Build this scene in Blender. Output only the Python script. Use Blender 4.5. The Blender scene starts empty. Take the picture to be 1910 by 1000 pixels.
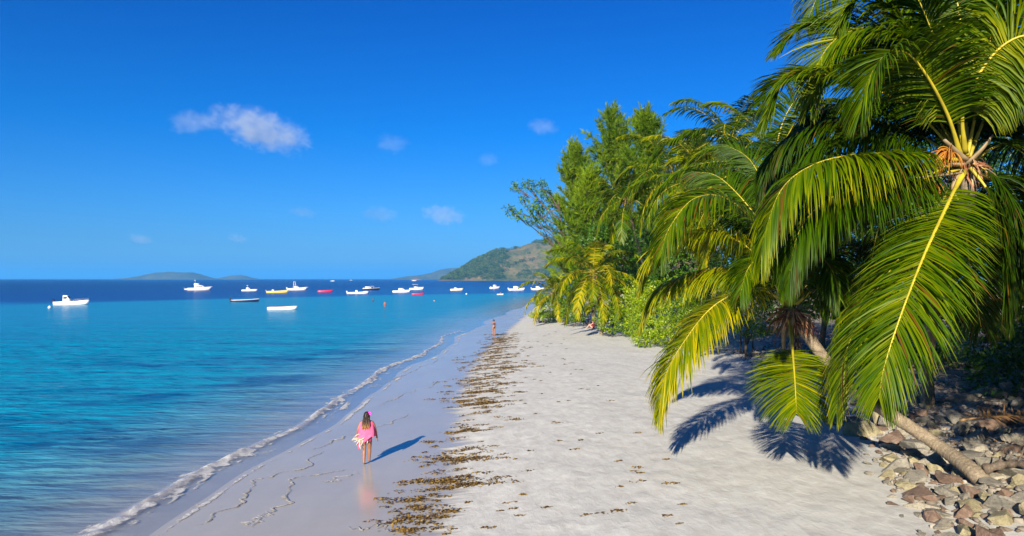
import bpy, math, random
import numpy as np
from mathutils import Vector, Matrix, Euler
random.seed(7); RNG = np.random.default_rng(11)
R = math.radians
scene = bpy.context.scene
# ------------------------------------------------------------------ camera
FPX, CAMH = 1379.0, 6.0
PITCH = math.atan(20/FPX)
cd = bpy.data.cameras.new('camera'); cam = bpy.data.objects.new('camera', cd)
scene.collection.objects.link(cam); scene.camera = cam
cd.sensor_width = 36; cd.lens = FPX/1910*36; cd.clip_start = .1; cd.clip_end = 80000
cam.location = (0, 0, CAMH); cam.rotation_euler = (math.pi/2+PITCH, 0, 0)
# ------------------------------------------------------------------ light and sky
SUN_AZ = math.atan2(.31, .95)      # light travels towards +y, a little towards +x
SUN_EL = R(21)
w = bpy.data.worlds.new('World'); scene.world = w; w.use_nodes = True
nt = w.node_tree; nt.nodes.clear()
sky = nt.nodes.new('ShaderNodeTexSky'); sky.sky_type = 'NISHITA'; sky.sun_disc = False
sky.sun_elevation = SUN_EL; sky.sun_rotation = math.pi + SUN_AZ
sky.altitude = 0; sky.air_density = 1.0; sky.dust_density = .2; sky.ozone_density = 3.0
gam = nt.nodes.new('ShaderNodeGamma'); gam.inputs[1].default_value = 1.0
mul = nt.nodes.new('ShaderNodeMix'); mul.data_type = 'RGBA'; mul.blend_type = 'MULTIPLY'
mul.inputs[0].default_value = 1; mul.inputs[7].default_value = (.17, .43, 1.0, 1)
bg = nt.nodes.new('ShaderNodeBackground'); bg.inputs[1].default_value = .065
out = nt.nodes.new('ShaderNodeOutputWorld')
tcw = nt.nodes.new('ShaderNodeTexCoord'); sx = nt.nodes.new('ShaderNodeSeparateXYZ'); cr = nt.nodes.new('ShaderNodeValToRGB')
nt.links.new(tcw.outputs['Generated'], sx.inputs[0]); nt.links.new(sx.outputs[2], cr.inputs[0]); nt.links.new(cr.outputs[0], mul.inputs[7])
for i, (p_, c_) in enumerate([(0, (.18, .37, .78)), (.03, (.17, .39, .80)), (.09, (.11, .405, .87)), (.19, (.01, .36, .89)), (.34, (.0, .27, .82)), (1, (.0, .25, .80))]):
    e_ = cr.color_ramp.elements[0] if i == 0 else cr.color_ramp.elements.new(p_) if i < 5 else cr.color_ramp.elements[-1]
    e_.position = p_; e_.color = (*c_, 1)
nt.links.new(sky.outputs[0], gam.inputs[0]); nt.links.new(gam.outputs[0], mul.inputs[6])
nt.links.new(mul.outputs[2], bg.inputs[0]); nt.links.new(bg.outputs[0], out.inputs[0])
sd = bpy.data.lights.new('sun', 'SUN'); sd.energy = 4.9; sd.angle = R(.5); sd.color = (1, .89, .74)
so = bpy.data.objects.new('sun', sd); scene.collection.objects.link(so)
ldir = Vector((math.sin(SUN_AZ)*math.cos(SUN_EL), math.cos(SUN_AZ)*math.cos(SUN_EL), -math.sin(SUN_EL)))
so.rotation_euler = ldir.to_track_quat('-Z', 'Y').to_euler()
scene.view_settings.view_transform = 'Standard'; scene.view_settings.look = 'None'
scene.view_settings.gamma = 1; scene.view_settings.use_curve_mapping = False
scene.view_settings.exposure = 1.18
scene.render.engine = 'CYCLES'
scene.cycles.max_bounces = 6; scene.cycles.transparent_max_bounces = 12
scene.cycles.volume_bounces = 1
scene.cycles.caustics_reflective = False; scene.cycles.caustics_refractive = False
scene.cycles.use_denoising = True

# ------------------------------------------------------------------ helpers
def tag(o, label=None, cat=None, group=None, kind=None):
    if label: o['label'] = label
    if cat: o['category'] = cat
    if group: o['group'] = group
    if kind: o['kind'] = kind
    return o
def link(o, parent=None):
    scene.collection.objects.link(o)
    if parent is not None:
        o.parent = parent
    return o
def empty(name, loc=(0, 0, 0), rz=0):
    o = bpy.data.objects.new(name, None); o.empty_display_size = .2
    o.location = loc; o.rotation_euler = (0, 0, rz)
    return link(o)
def np_mesh(name, v, faces, attrs=None, smooth=False, mats=()):
    """faces: an (n,k) array or a list of such arrays"""
    v = np.asarray(v, np.float32).reshape(-1, 3)
    if isinstance(faces, np.ndarray): faces = [faces]
    me = bpy.data.meshes.new(name)
    me.vertices.add(len(v)); me.vertices.foreach_set('co', v.ravel())
    loops = np.concatenate([f.ravel() for f in faces]).astype(np.int32)
    tot = np.concatenate([np.full(len(f), f.shape[1], np.int32) for f in faces])
    st = np.concatenate([[0], np.cumsum(tot)[:-1]]).astype(np.int32)
    me.loops.add(len(loops)); me.loops.foreach_set('vertex_index', loops)
    me.polygons.add(len(tot)); me.polygons.foreach_set('loop_start', st)
    me.polygons.foreach_set('loop_total', tot)
    if smooth: me.polygons.foreach_set('use_smooth', np.ones(len(tot), bool))
    me.update(calc_edges=True)
    for k, a in (attrs or {}).items():
        at = me.attributes.new(k, 'FLOAT', 'POINT'); at.data.foreach_set('value', np.asarray(a, np.float32).ravel())
    for m in mats: me.materials.append(m)
    return me
def mobj(name, me, parent=None, loc=None):
    o = bpy.data.objects.new(name, me)
    if loc is not None: o.location = loc
    return link(o, parent)

CP, SP = math.cos(PITCH), math.sin(PITCH)
def ray(u, v):
    a, b = (u-955)/FPX, (500-v)/FPX
    return np.array([a, CP-b*SP, b*CP+SP])
def at(u, v, Y):
    d = ray(u, v); return np.array([0, 0, CAMH]) + d*(Y/d[1])

# value noise -----------------------------------------------------
_tab = RNG.random((256, 256))
def vnoise(x, y):
    xi = np.floor(x).astype(int); yi = np.floor(y).astype(int)
    fx = x-xi; fy = y-yi; fx = fx*fx*(3-2*fx); fy = fy*fy*(3-2*fy)
    g = lambda a, b: _tab[a & 255, b & 255]
    return (g(xi, yi)*(1-fx)+g(xi+1, yi)*fx)*(1-fy)+(g(xi, yi+1)*(1-fx)+g(xi+1, yi+1)*fx)*fy*1.0
def fbm(x, y, o=4):
    s = 0; a = .5; t = 0
    for i in range(o):
        s = s+a*vnoise(x+17.3*i, y-9.1*i); t += a; x = x*2.03; y = y*2.03; a *= .5
    return s/t
def sstep(a, b, x):
    t = np.clip((x-a)/(b-a), 0, 1); return t*t*(3-2*t)

# ------------------------------------------------------------------ terrain function
WY = [-200, -60, 0, 17.2, 33, 42, 55, 66, 92, 118, 150, 207, 300, 500, 900, 2000, 3000]
WX = [-34, -14, -9.6, -8.4, -7.7, -7.2, -6.5, -5.9, -4.6, -2.3, 1.2, 8.5, 26, 85, 260, 900, 2500]
DX_ = [-24, -6, -2.5, -1.7, -2.4, -2.6, -2.4, -1.6, .2, 2.2, 5.4, 13, 31, 92, 268, 910, 2510]
RY = [-200, 0, 10, 15, 18.7, 21.5, 25, 33, 41, 50, 70, 100, 150, 300, 3000]
RX = [-10, 6.5, 8, 8.7, 9.5, 10.7, 11.6, 13.0, 14.2, 15.5, 15.5, 13, 16, 60, 2800]
def shore_wob(y):
    return .40*np.sin(y*.21+1)+.16*np.sin(y*.47)+.05*np.sin(y*1.3)
def xwater(y): return np.interp(y, WY, WX)+shore_wob(y)*np.interp(y, [0, 20, 90, 200], [.6, .7, 1.2, 1])
def xdry(y): return np.interp(y, WY, DX_)
def xrock(y): return np.interp(y, RY, RX)
def Hs(x, y):
    x = np.asarray(x, float); y = np.asarray(y, float)
    xw = np.interp(y, WY, WX); xd = xdry(y)
    o = x-xwater(y)
    s = np.clip(o/np.maximum(xd-xw, .5), 0, 1)
    z = np.where(o < 0, np.maximum(o*.05, -4.0), s*.25)
    e = np.clip(x-xd, 0, None)
    z = z + .75*(1-np.exp(-e/6.0))
    z = z + 1.15*sstep(0, 6.5, x-xrock(y)) + 1.5*sstep(8, 40, x-xrock(y))
    return z
def H(x, y):
    z = Hs(x, y); xd = xdry(y)
    dry = sstep(-1.5, 2.0, x-xd)
    near = np.clip(1-(np.asarray(y)-20)/60, .0, 1)
    z = z + dry*(.05*(fbm(x*.9, y*.55, 3)-.5)+.035*(fbm(x*3.1+5, y*1.7, 2)-.5)*near)
    wet = (1-dry)*sstep(.3, 1.5, x-xwater(y))
    z = z + wet*.02*(fbm(x*.6+9, y*.35, 2)-.5)
    return z
def G(u, v):
    d = ray(u, v); t = 8.0
    for i in range(4000):
        p = np.array([0, 0, CAMH])+d*t
        if p[2] <= float(Hs(p[0], p[1])): break
        t *= 1.003
    return np.array([p[0], p[1], float(H(p[0], p[1]))])
def axis(dense0, dense1, step, lo, hi, grow=1.06):
    a = list(np.arange(dense0, dense1, step)); s = step; x = a[-1]
    while x < hi: s *= grow; x += s; a.append(x)
    s = step; x = dense0; b = []
    while x > lo: s *= grow*1.03; x -= s; b.append(x)
    return np.array(b[::-1]+a)
def grid_mesh(name, xs, ys, zf, attrs=None, mats=(), keep=None):
    X, Y = np.meshgrid(xs, ys); Z = zf(X, Y)
    v = np.stack([X, Y, Z], -1).reshape(-1, 3); nx = len(xs); ny = len(ys)
    i = (np.arange(ny-1)[:, None]*nx+np.arange(nx-1)[None]).ravel()
    f = np.stack([i, i+1, i+nx+1, i+nx], 1)
    if keep is not None:
        k = keep(v[f].mean(1)); f = f[k]
    at_ = {k: g(X, Y) for k, g in (attrs or {}).items()}
    return np_mesh(name, v, f, at_, True, mats)

# ------------------------------------------------------------------ materials
class NT:
    def __init__(s, name):
        s.m = bpy.data.materials.new(name); s.m.use_nodes = True; s.t = s.m.node_tree; s.t.nodes.clear()
        s.out = s.t.nodes.new('ShaderNodeOutputMaterial')
    def n(s, typ, **kw):
        nd = s.t.nodes.new('ShaderNode'+typ)
        for k, v in kw.items():
            if k.startswith('i_'):
                key = k[2:]; key = int(key) if key.isdigit() else key.replace('_', ' ')
                if hasattr(v, 'is_linked') or isinstance(v, bpy.types.NodeSocket): s.t.links.new(v, nd.inputs[key])
                else: nd.inputs[key].default_value = v
            else: setattr(nd, k, v)
        return nd
    def ramp(s, fac, stops, interp='LINEAR'):
        nd = s.t.nodes.new('ShaderNodeValToRGB'); cr = nd.color_ramp; cr.interpolation = interp
        while len(cr.elements) > 1: cr.elements.remove(cr.elements[-1])
        for i, (p, c) in enumerate(stops):
            e = cr.elements[0] if i == 0 else cr.elements.new(p)
            e.position = p; e.color = (*c, 1) if len(c) == 3 else c
        s.t.links.new(fac, nd.inputs[0]); return nd.outputs[0]
    def math(s, op, a, b=None, clamp=False):
        nd = s.t.nodes.new('ShaderNodeMath'); nd.operation = op; nd.use_clamp = clamp
        for i, q in enumerate((a, b)):
            if q is None: continue
            if isinstance(q, bpy.types.NodeSocket): s.t.links.new(q, nd.inputs[i])
            else: nd.inputs[i].default_value = q
        return nd.outputs[0]
    def mix(s, fac, a, b, mode='MIX'):
        nd = s.t.nodes.new('ShaderNodeMix'); nd.data_type = 'RGBA'; nd.blend_type = mode
        for i, q in ((0, fac), (6, a), (7, b)):
            if isinstance(q, bpy.types.NodeSocket): s.t.links.new(q, nd.inputs[i])
            else: nd.inputs[i].default_value = (*q, 1) if isinstance(q, tuple) and len(q) == 3 else q
        return nd.outputs[2]
    def done(s, surf=None, vol=None):
        if surf is not None: s.t.links.new(surf, s.out.inputs[0])
        if vol is not None: s.t.links.new(vol, s.out.inputs[1])
        return s.m
    def coords(s, scale=(1, 1, 1), kind='Object'):
        tc = s.n('TexCoord'); mp = s.n('Mapping'); s.t.links.new(tc.outputs[kind], mp.inputs[0])
        mp.inputs['Scale'].default_value = scale; return mp.outputs[0]
    def noise(s, vec, scale, detail=4, rough=.55, dist=0):
        nd = s.n('TexNoise', i_Scale=scale, i_Detail=detail, i_Roughness=rough, i_Distortion=dist)
        s.t.links.new(vec, nd.inputs['Vector']); return nd.outputs[0]
    def bump(s, h, strength=.5, dist=.02, normal=None):
        b = s.n('Bump', i_Strength=strength, i_Distance=dist); s.t.links.new(h, b.inputs['Height'])
        if normal is not None: s.t.links.new(normal, b.inputs['Normal'])
        return b.outputs[0]
def attr(t, name): return t.n('Attribute', attribute_name=name).outputs['Fac']

def simple(name, col, rough=.6, var=.25, scale=6, metal=0, spec=.5, bump=0.0, coat=0):
    t = NT(name); c = t.coords()
    nz = t.noise(c, scale, 5)
    dark = tuple(x*(1-var) for x in col); lite = tuple(min(1, x*(1+var)) for x in col)
    cc = t.ramp(nz, [(.3, dark), (.7, lite)])
    p = t.n('BsdfPrincipled', i_Base_Color=cc, i_Roughness=rough, i_Metallic=metal)
    p.inputs['Specular IOR Level'].default_value = spec
    p.inputs['Coat Weight'].default_value = coat
    if bump: t.t.links.new(t.bump(t.noise(c, scale*4, 5), bump, .02), p.inputs['Normal'])
    return t.done(p.outputs[0])

def leaf_mat(name, stops, rough=.42, trans=.3, spec=.4):
    t = NT(name); col = t.ramp(attr(t, 'tint'), stops)
    p = t.n('BsdfPrincipled', i_Base_Color=col, i_Roughness=rough); p.inputs['Specular IOR Level'].default_value = spec
    hs = t.n('HueSaturation', i_Hue=.485, i_Saturation=1.05, i_Value=1.5); t.t.links.new(col, hs.inputs['Color'])
    tr = t.n('BsdfTranslucent', i_Color=hs.outputs[0])
    mx = t.n('MixShader', i_0=trans); t.t.links.new(p.outputs[0], mx.inputs[1]); t.t.links.new(tr.outputs[0], mx.inputs[2])
    return t.done(mx.outputs[0])
M = {}
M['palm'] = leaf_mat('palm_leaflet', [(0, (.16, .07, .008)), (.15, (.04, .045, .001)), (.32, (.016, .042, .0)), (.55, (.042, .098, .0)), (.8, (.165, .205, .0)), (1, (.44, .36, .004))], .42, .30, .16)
M['palm_dead'] = leaf_mat('dead_palm_leaflet', [(0, (.10, .045, .015)), (1, (.36, .21, .08))], .7, .1)
M['bush'] = leaf_mat('bush_leaf', [(0, (.015, .045, .001)), (.5, (.11, .22, .001)), (1, (.36, .43, .003))], .4, .28)
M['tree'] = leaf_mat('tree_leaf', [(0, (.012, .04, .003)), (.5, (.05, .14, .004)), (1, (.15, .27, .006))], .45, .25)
M['needle'] = leaf_mat('casuarina_needle', [(0, (.015, .045, .002)), (.5, (.07, .145, .001)), (1, (.25, .34, .004))], .6, .25, .2)
M['rib'] = simple('palm_midrib', (.40, .33, .02), .55, .3, 3)
M['rib_dead'] = simple('dead_midrib', (.20, .12, .05), .7)
M['fibre'] = leaf_mat('palm_fibre', [(0, (.06, .018, .01)), (.5, (.24, .09, .04)), (1, (.5, .33, .17))], .8, .05)
M['flower'] = leaf_mat('palm_flower', [(0, (.20, .05, .006)), (.5, (.42, .14, .01)), (1, (.52, .26, .04))], .6, .1)
M['sheath'] = simple('leaf_sheath', (.25, .185, .10), .75, .25, 5)
def bark(name, c0, c1, ring=0, lat=True):
    t = NT(name); co = t.coords((1, 1, 1)); n1 = t.noise(co, 5, 6, .65); n2 = t.noise(co, 26, 4)
    col = t.mix(t.ramp(n2, [(.35, (0, 0, 0)), (.65, (1, 1, 1))]), t.ramp(n1, [(.3, c0), (.7, c1)]), tuple(x*.55 for x in c0))
    col = t.mix(.6, t.ramp(n1, [(.3, c0), (.7, c1)]), col)
    p = t.n('BsdfPrincipled', i_Base_Color=col, i_Roughness=.85)
    t.t.links.new(t.bump(n2, .7, .03), p.inputs['Normal']); return t.done(p.outputs[0])
M['palmtrunk'] = bark('palm_bark', (.15, .115, .075), (.34, .275, .18))
M['bark'] = bark('bark', (.07, .05, .035), (.19, .145, .10))

def sand_material():
    t = NT('sand'); c = t.coords()
    wet = attr(t, 'wet')
    big = t.noise(t.coords((.5, .22, 1)), 1.2, 5, .6); mid = t.noise(t.coords((1, .55, 1)), 3.2, 5, .6, .5); fine = t.noise(c, 38, 3)
    dry = t.mix(t.ramp(big, [(.3, (0, 0, 0)), (.7, (1, 1, 1))]), (.515, .52, .48), (.60, .605, .555))
    dry = t.mix(t.ramp(mid, [(.34, (.4, .4, .4)), (.62, (0, 0, 0))]), dry, (.36, .34, .30))
    specks = t.ramp(t.noise(c, 11, 2), [(.70, (0, 0, 0)), (.76, (1, 1, 1))])
    dry = t.mix(t.math('MULTIPLY', specks, .35), dry, (.16, .12, .07))
    wetc = t.mix(t.ramp(big, [(.3, (0, 0, 0)), (.7, (1, 1, 1))]), (.345, .33, .285), (.40, .38, .33))
    w2 = t.math('ADD', wet, t.math('MULTIPLY', t.math('SUBTRACT', t.noise(t.coords((.28, 1.5, 1)), 1.4, 4), .5), .75))
    wf = t.ramp(w2, [(.36, (0, 0, 0)), (.58, (1, 1, 1))])
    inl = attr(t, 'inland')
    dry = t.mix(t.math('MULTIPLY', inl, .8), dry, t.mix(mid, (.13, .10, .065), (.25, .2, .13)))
    col = t.mix(wf, dry, wetc)
    p = t.n('BsdfPrincipled', i_Base_Color=col)
    t.t.links.new(t.ramp(wf, [(0, (.9,)*3), (1, (.19,)*3)]), p.inputs['Roughness'])
    p.inputs['IOR'].default_value = 1.33
    t.t.links.new(t.ramp(wf, [(0, (.12,)*3), (1, (.55,)*3)]), p.inputs['Specular IOR Level'])
    dimp = t.n('TexVoronoi', feature='SMOOTH_F1', i_Scale=2.6); t.t.links.new(t.coords((1, .7, 1)), dimp.inputs[0])
    hb = t.math('ADD', t.math('MULTIPLY', mid, 1.2), t.math('MULTIPLY', fine, .12))
    hb = t.math('ADD', hb, t.math('MULTIPLY', dimp.outputs[0], .45))
    hb = t.math('ADD', hb, t.math('MULTIPLY', t.noise(t.coords((.8, .35, 1)), 9, 4, .7, .8), .55))
    hb = t.math('MULTIPLY', hb, t.math('SUBTRACT', 1.03, wf))
    rip = t.math('MULTIPLY', t.noise(t.coords((.7, 1.1, 1)), 2.2, 3), t.math('MULTIPLY', wf, .16))
    nrm = t.bump(t.math('ADD', hb, rip), .5, .045)
    t.t.links.new(nrm, p.inputs['Normal'])
    return t.done(p.outputs[0])

def water_material():
    t = NT('sea_water'); dep = attr(t, 'depth')
    geo = t.n('NewGeometry').outputs['Position']
    mp = t.n('Mapping'); t.t.links.new(geo, mp.inputs[0]); mp.inputs['Scale'].default_value = (.35, 1, 1)
    def ms(vec_scale, s, d=4, r=.55, di=0):
        m2 = t.n('Mapping'); t.t.links.new(geo, m2.inputs[0]); m2.inputs['Scale'].default_value = vec_scale
        return t.noise(m2.outputs[0], s, d, r, di)
    patch = ms((.035, .09, 1), 1, 4, .6, .6)
    d2 = t.math('ADD', dep, t.math('MULTIPLY', t.math('SUBTRACT', patch, .5), t.math('MULTIPLY', t.math('MINIMUM', dep, .8), .32)))
    col = t.ramp(d2, [(0, (.44, .45, .43)), (.085, (.12, .31, .39)), (.19, (.006, .225, .35)), (.42, (.0, .205, .32)),
                      (.60, (.0, .180, .33)), (.70, (.0, .075, .26)), (.84, (.0, .014, .15)), (1, (.0, .003, .09))])
    near = ms((1, 2.4, 1), 1.5, 5, .6, .3); mid = ms((.25, .8, 1), 1, 4, .6); far = ms((.03, .14, 1), 1, 5, .65)
    grass = ms((.10, .22, 1), 1, 4, .6, .8)
    gm = t.math('MULTIPLY', t.ramp(grass, [(.52, (0, 0, 0)), (.62, (1, 1, 1))]), attr(t, 'grass'))
    col = t.mix(t.math('MULTIPLY', gm, .8), col, (.0, .055, .17))  # dark blue patches: seagrass, plus wave reflections painted into the water colour
    p = t.n('BsdfPrincipled', i_Base_Color=col, i_Roughness=.2); p.inputs['IOR'].default_value = 1.33
    t.t.links.new(t.ramp(dep, [(0, (.35,)*3), (.25, (.2,)*3), (.6, (.2,)*3), (.8, (.05,)*3)]), p.inputs['Specular IOR Level'])
    b1 = t.bump(far, 1, 1.5); b2 = t.bump(mid, 1, .42, b1); b3 = t.bump(near, .9, .11, b2)
    t.t.links.new(b3, p.inputs['Normal'])
    tr = t.n('BsdfTransparent', i_Color=(.96, .97, .94, 1))
    gl = t.n('BsdfGlossy', i_Roughness=.08); b4 = t.bump(near, .15, .02); t.t.links.new(b4, gl.inputs['Normal'])
    lw = t.n('LayerWeight', i_Blend=.5); t.t.links.new(b4, lw.inputs['Normal'])
    fr = t.math('ADD', t.math('MULTIPLY', t.math('POWER', lw.outputs['Facing'], 5.0), .9), .02)
    film = t.n('MixShader'); t.t.links.new(fr, film.inputs[0]); t.t.links.new(tr.outputs[0], film.inputs[1]); t.t.links.new(gl.outputs[0], film.inputs[2])
    body = t.ramp(dep, [(0, (0, 0, 0)), (.13, (.7,)*3), (.26, (1, 1, 1))])
    mx = t.n('MixShader'); t.t.links.new(body, mx.inputs[0]); t.t.links.new(film.outputs[0], mx.inputs[1]); t.t.links.new(p.outputs[0], mx.inputs[2])
    return t.done(mx.outputs[0])

# ------------------------------------------------------------------ SETTING: beach, sea
xs = axis(-12, 22, .13, -400, 3200, 1.07); ys = axis(12, 48, .13, -160, 3200, 1.02)
wetf = lambda X, Y: np.clip(1-(X-xdry(Y)+1.6)/3.4, 0, 1)
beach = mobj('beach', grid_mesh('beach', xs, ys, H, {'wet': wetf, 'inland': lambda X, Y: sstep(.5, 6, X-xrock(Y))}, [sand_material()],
                                keep=lambda c: c[:, 0] > xwater(c[:, 1])-60))
tag(beach, kind='structure')

def depthf(X, Y):
    o = np.clip(xwater(Y)-X, 0, None)
    c = .62*(1-np.exp(-o/26.0))
    c = c*np.interp(Y, [0, 60, 200, 300], [1, 1, .78, .7])
    # outer drop-off
    yb = np.interp(X, [-2000, -400, -114, -46, 0, 60, 400, 2500], [140, 150, 166, 248, 276, 300, 420, 900])
    yb = yb + 12*(fbm(X*.02, Y*.002, 3)-.5)*2
    k = sstep(-22, 46, Y-yb)
    left = np.clip((yb+40-Y)/-420, 0, 1)
    az = np.clip(.22-(X/np.maximum(Y, 1))*1.25, 0, 1)
    deep = .67+.16*az+.20*left*(.25+.75*az)
    return c*(1-k)+deep*k
def grass_reflf(X, Y):
    o = xwater(Y)-X
    return sstep(2.0, 6, o)*(1-sstep(25, 60, o))*sstep(110, 60, Y) if False else sstep(2.0, 6, o)*(1-sstep(14, 34, o))*(1-sstep(50, 90, Y))
def waterz(X, Y):
    o = xwater(Y)-X; amp = sstep(.5, 5, o)*np.clip(1-(Y-60)/60, 0, 1)
    w1 = np.sin(X*.9+Y*2.6+2*fbm(X*.4, Y*.4, 2)*4)*.018+(fbm(X*.9, Y*1.9, 3)-.5)*.10
    return .004+w1*amp
wx = axis(-46, -3, .22, -42000, 42000, 1.045); wy = axis(13, 90, .24, -300, 42000, 1.03)
sea = mobj('sea_water', grid_mesh('sea_water', wx, wy, waterz, {'depth': depthf, 'grass': grass_reflf}, [water_material()],
                                  keep=lambda c: c[:, 0] < xwater(c[:, 1])+1.0))
tag(sea, kind='structure')

# ------------------------------------------------------------------ shore break and foam
def foam_mat(name, lo, hi, body=(.42, .405, .38), fcol=(.56, .56, .53)):
    t = NT(name); c = t.coords(); n1 = t.noise(c, 5.5, 6, .7, .4); n2 = t.noise(c, 22, 4, .7)
    m_ = t.math('ADD', t.math('MULTIPLY', n1, .65), t.math('MULTIPLY', n2, .35))
    f = attr(t, 'foam'); k = t.math('SUBTRACT', t.math('ADD', m_, f), 1.0)
    k = t.ramp(t.math('ADD', k, .5), [(lo, (0, 0, 0)), (hi, (1, 1, 1))])
    p = t.n('BsdfPrincipled', i_Base_Color=(*fcol, 1), i_Roughness=.65)
    t.t.links.new(t.bump(m_, .9, .06), p.inputs['Normal'])
    g = t.n('BsdfPrincipled', i_Base_Color=(*body, 1), i_Roughness=.12); g.inputs['IOR'].default_value = 1.33
    t.t.links.new(t.bump(m_, .2, .03), g.inputs['Normal'])
    a = attr(t, 'cover'); tr = t.n('BsdfTransparent')
    m1 = t.n('MixShader'); t.t.links.new(a, m1.inputs[0]); t.t.links.new(tr.outputs[0], m1.inputs[1]); t.t.links.new(g.outputs[0], m1.inputs[2])
    m2 = t.n('MixShader'); t.t.links.new(k, m2.inputs[0]); t.t.links.new(m1.outputs[0], m2.inputs[1]); t.t.links.new(p.outputs[0], m2.inputs[2])
    return t.done(m2.outputs[0])
def ribbon(name, yy, xc, width, prof, zoff, foamv, coverv, mat, nc=22, noise=.05, hug=True):
    s = np.linspace(0, 1, nc); Y, S = np.meshgrid(yy, s, indexing='ij')
    W = width(Y); X = xc(Y)+(S-.5)*W
    nz = fbm(X*5, Y*3.2, 3)-.5; nb = fbm(X*.5+3, Y*.45, 3)
    hgt = prof(S)*np.clip((nb-.22)*2.2, .25, 1.3)*np.interp(Y, [12, 40, 80], [1, .75, .45])
    base = np.maximum(Hs(X, Y), 0) if hug else 0*X
    Z = base+zoff+hgt+noise*nz*np.clip(prof(S)*12, 0, 1)
    v = np.stack([X, Y, Z], -1).reshape(-1, 3); ny = len(yy)
    i = (np.arange(ny-1)[:, None]*nc+np.arange(nc-1)[None]).ravel(); f = np.stack([i, i+1, i+nc+1, i+nc], 1)
    fo = foamv(S, Y)+.30*(nb-.5)+.25*nz; co = coverv(S, Y)
    return np_mesh(name, v, f, {'foam': fo, 'cover': co}, True, [mat])
yy = np.concatenate([np.arange(11, 50, .05), np.arange(50, 85, .12)])
fm = foam_mat('wave_foam', .40, .66)
ridge = lambda S: .15*np.exp(-((S-.38)/.17)**2)*np.where(S < .38, 1, 1)
o = mobj('breaking_wave', ribbon('breaking_wave', yy, lambda Y: xwater(Y)-1.15, lambda Y: np.interp(Y, [11, 30, 85], [1.2, .95, .9]), ridge, .008,
         lambda S, Y: .17-.22*sstep(45, 80, Y)+.50*np.exp(-((S-.48)/.22)**2)+1.5*(fbm(Y*2.3+7, S*5+Y*.3, 4)-.5)+.5*(fbm(Y*.5, S, 2)-.5)-1.2*(S > .97), lambda S, Y: .75*np.clip(np.exp(-((S-.42)/.22)**2)*1.1, 0, 1), fm))
tag(o, 'low breaking ripple of white foam running along the wet sand', kind='stuff')
fm2 = foam_mat('thin_foam', .50, .60)
o = mobj('foam_edge', ribbon('foam_edge', yy, lambda Y: xwater(Y)-.05, lambda Y: np.interp(Y, [11, 30, 85], [1.3, 1.1, 1.8]), lambda S: .014*np.exp(-((S-.8)/.12)**2), .010,
         lambda S, Y: .30+.26*np.exp(-((S-.84)/.08)**2)+.10*(1-S)+.5*(fbm(Y*.7, S*3, 3)-.5)-1.2*(S > .98), lambda S, Y: 0*S+0*Y, fm2, noise=.0))
tag(o, 'thin lace of foam at the edge of the last wave', kind='stuff')
# thin left-over swash lines on the wet sand (traced on the sand)
fm3 = foam_mat('swash_foam', .50, .72, fcol=(.39, .375, .34))
def swash(pix, width=.16):
    P = np.array([G(u, v)[:2] for u, v in pix]); n = 260
    tt = np.linspace(0, len(P)-1, n); Q = np.stack([np.interp(tt, np.arange(len(P)), P[:, k]) for k in (0, 1)], 1)
    for _ in range(6): Q[1:-1] = (Q[:-2]+2*Q[1:-1]+Q[2:])/4
    tan = np.gradient(Q, axis=0); tan /= np.linalg.norm(tan, axis=1)[:, None]; nor = np.stack([tan[:, 1], -tan[:, 0]], 1)
    wob = (fbm(np.arange(n)*.05, np.full(n, pix[0][0]*.1), 3)-.5)
    Q = Q+nor*wob[:, None]*.8
    nc = 7; s = np.linspace(-1, 1, nc); W = width*(.5+fbm(np.arange(n)*.2, np.full(n, 3.3), 2))
    XY = Q[:, None]+nor[:, None]*s[None, :, None]*W[:, None, None]
    Z = np.maximum(H(XY[..., 0], XY[..., 1]), .0)+.008+.022*(1-s[None]**2)
    v = np.concatenate([XY, Z[..., None]], -1).reshape(-1, 3)
    i = (np.arange(n-1)[:, None]*nc+np.arange(nc-1)[None]).ravel(); f = np.stack([i, i+1, i+nc+1, i+nc], 1)
    ends = np.minimum(np.arange(n), np.arange(n)[::-1])/30.0
    fo = (np.broadcast_to((.68-.4*s[None]**2), (n, nc))+.5*(fbm(np.arange(n)*.13, np.full(n, 9.1), 3)-.5)[:, None])*np.clip(ends, 0, 1)[:, None]
    return v, f, fo.reshape(-1)
lines = [[(330, 1000), (400, 970), (440, 940), (462, 920), (470, 900), (500, 890), (560, 875), (600, 850), (650, 825)],
         [(470, 1000), (500, 965), (530, 935), (528, 910), (560, 892), (620, 880), (670, 870)],
         [(560, 850), (620, 822), (660, 810), (720, 790), (780, 765)], [(690, 760), (740, 742), (800, 722), (850, 700)],
         [(640, 990), (700, 985), (760, 990)], [(455, 985), (480, 970), (515, 955)], [(700, 720), (770, 695), (840, 660)], [(600, 905), (625, 900), (660, 880)]]
vs, fs, fo, off = [], [], [], 0
for L_ in lines:
    v, f, a = swash(L_, .085 if L_[0][1] > 800 else .06); vs.append(v); fs.append(f+off); fo.append(a); off += len(v)
fo = np.concatenate(fo)
o = mobj('swash_lines', np_mesh('swash_lines', np.concatenate(vs), np.concatenate(fs), {'foam': fo, 'cover': fo*0}, True, [fm3]))
tag(o, 'thin winding lines of foam left on the wet sand', kind='stuff')

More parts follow.
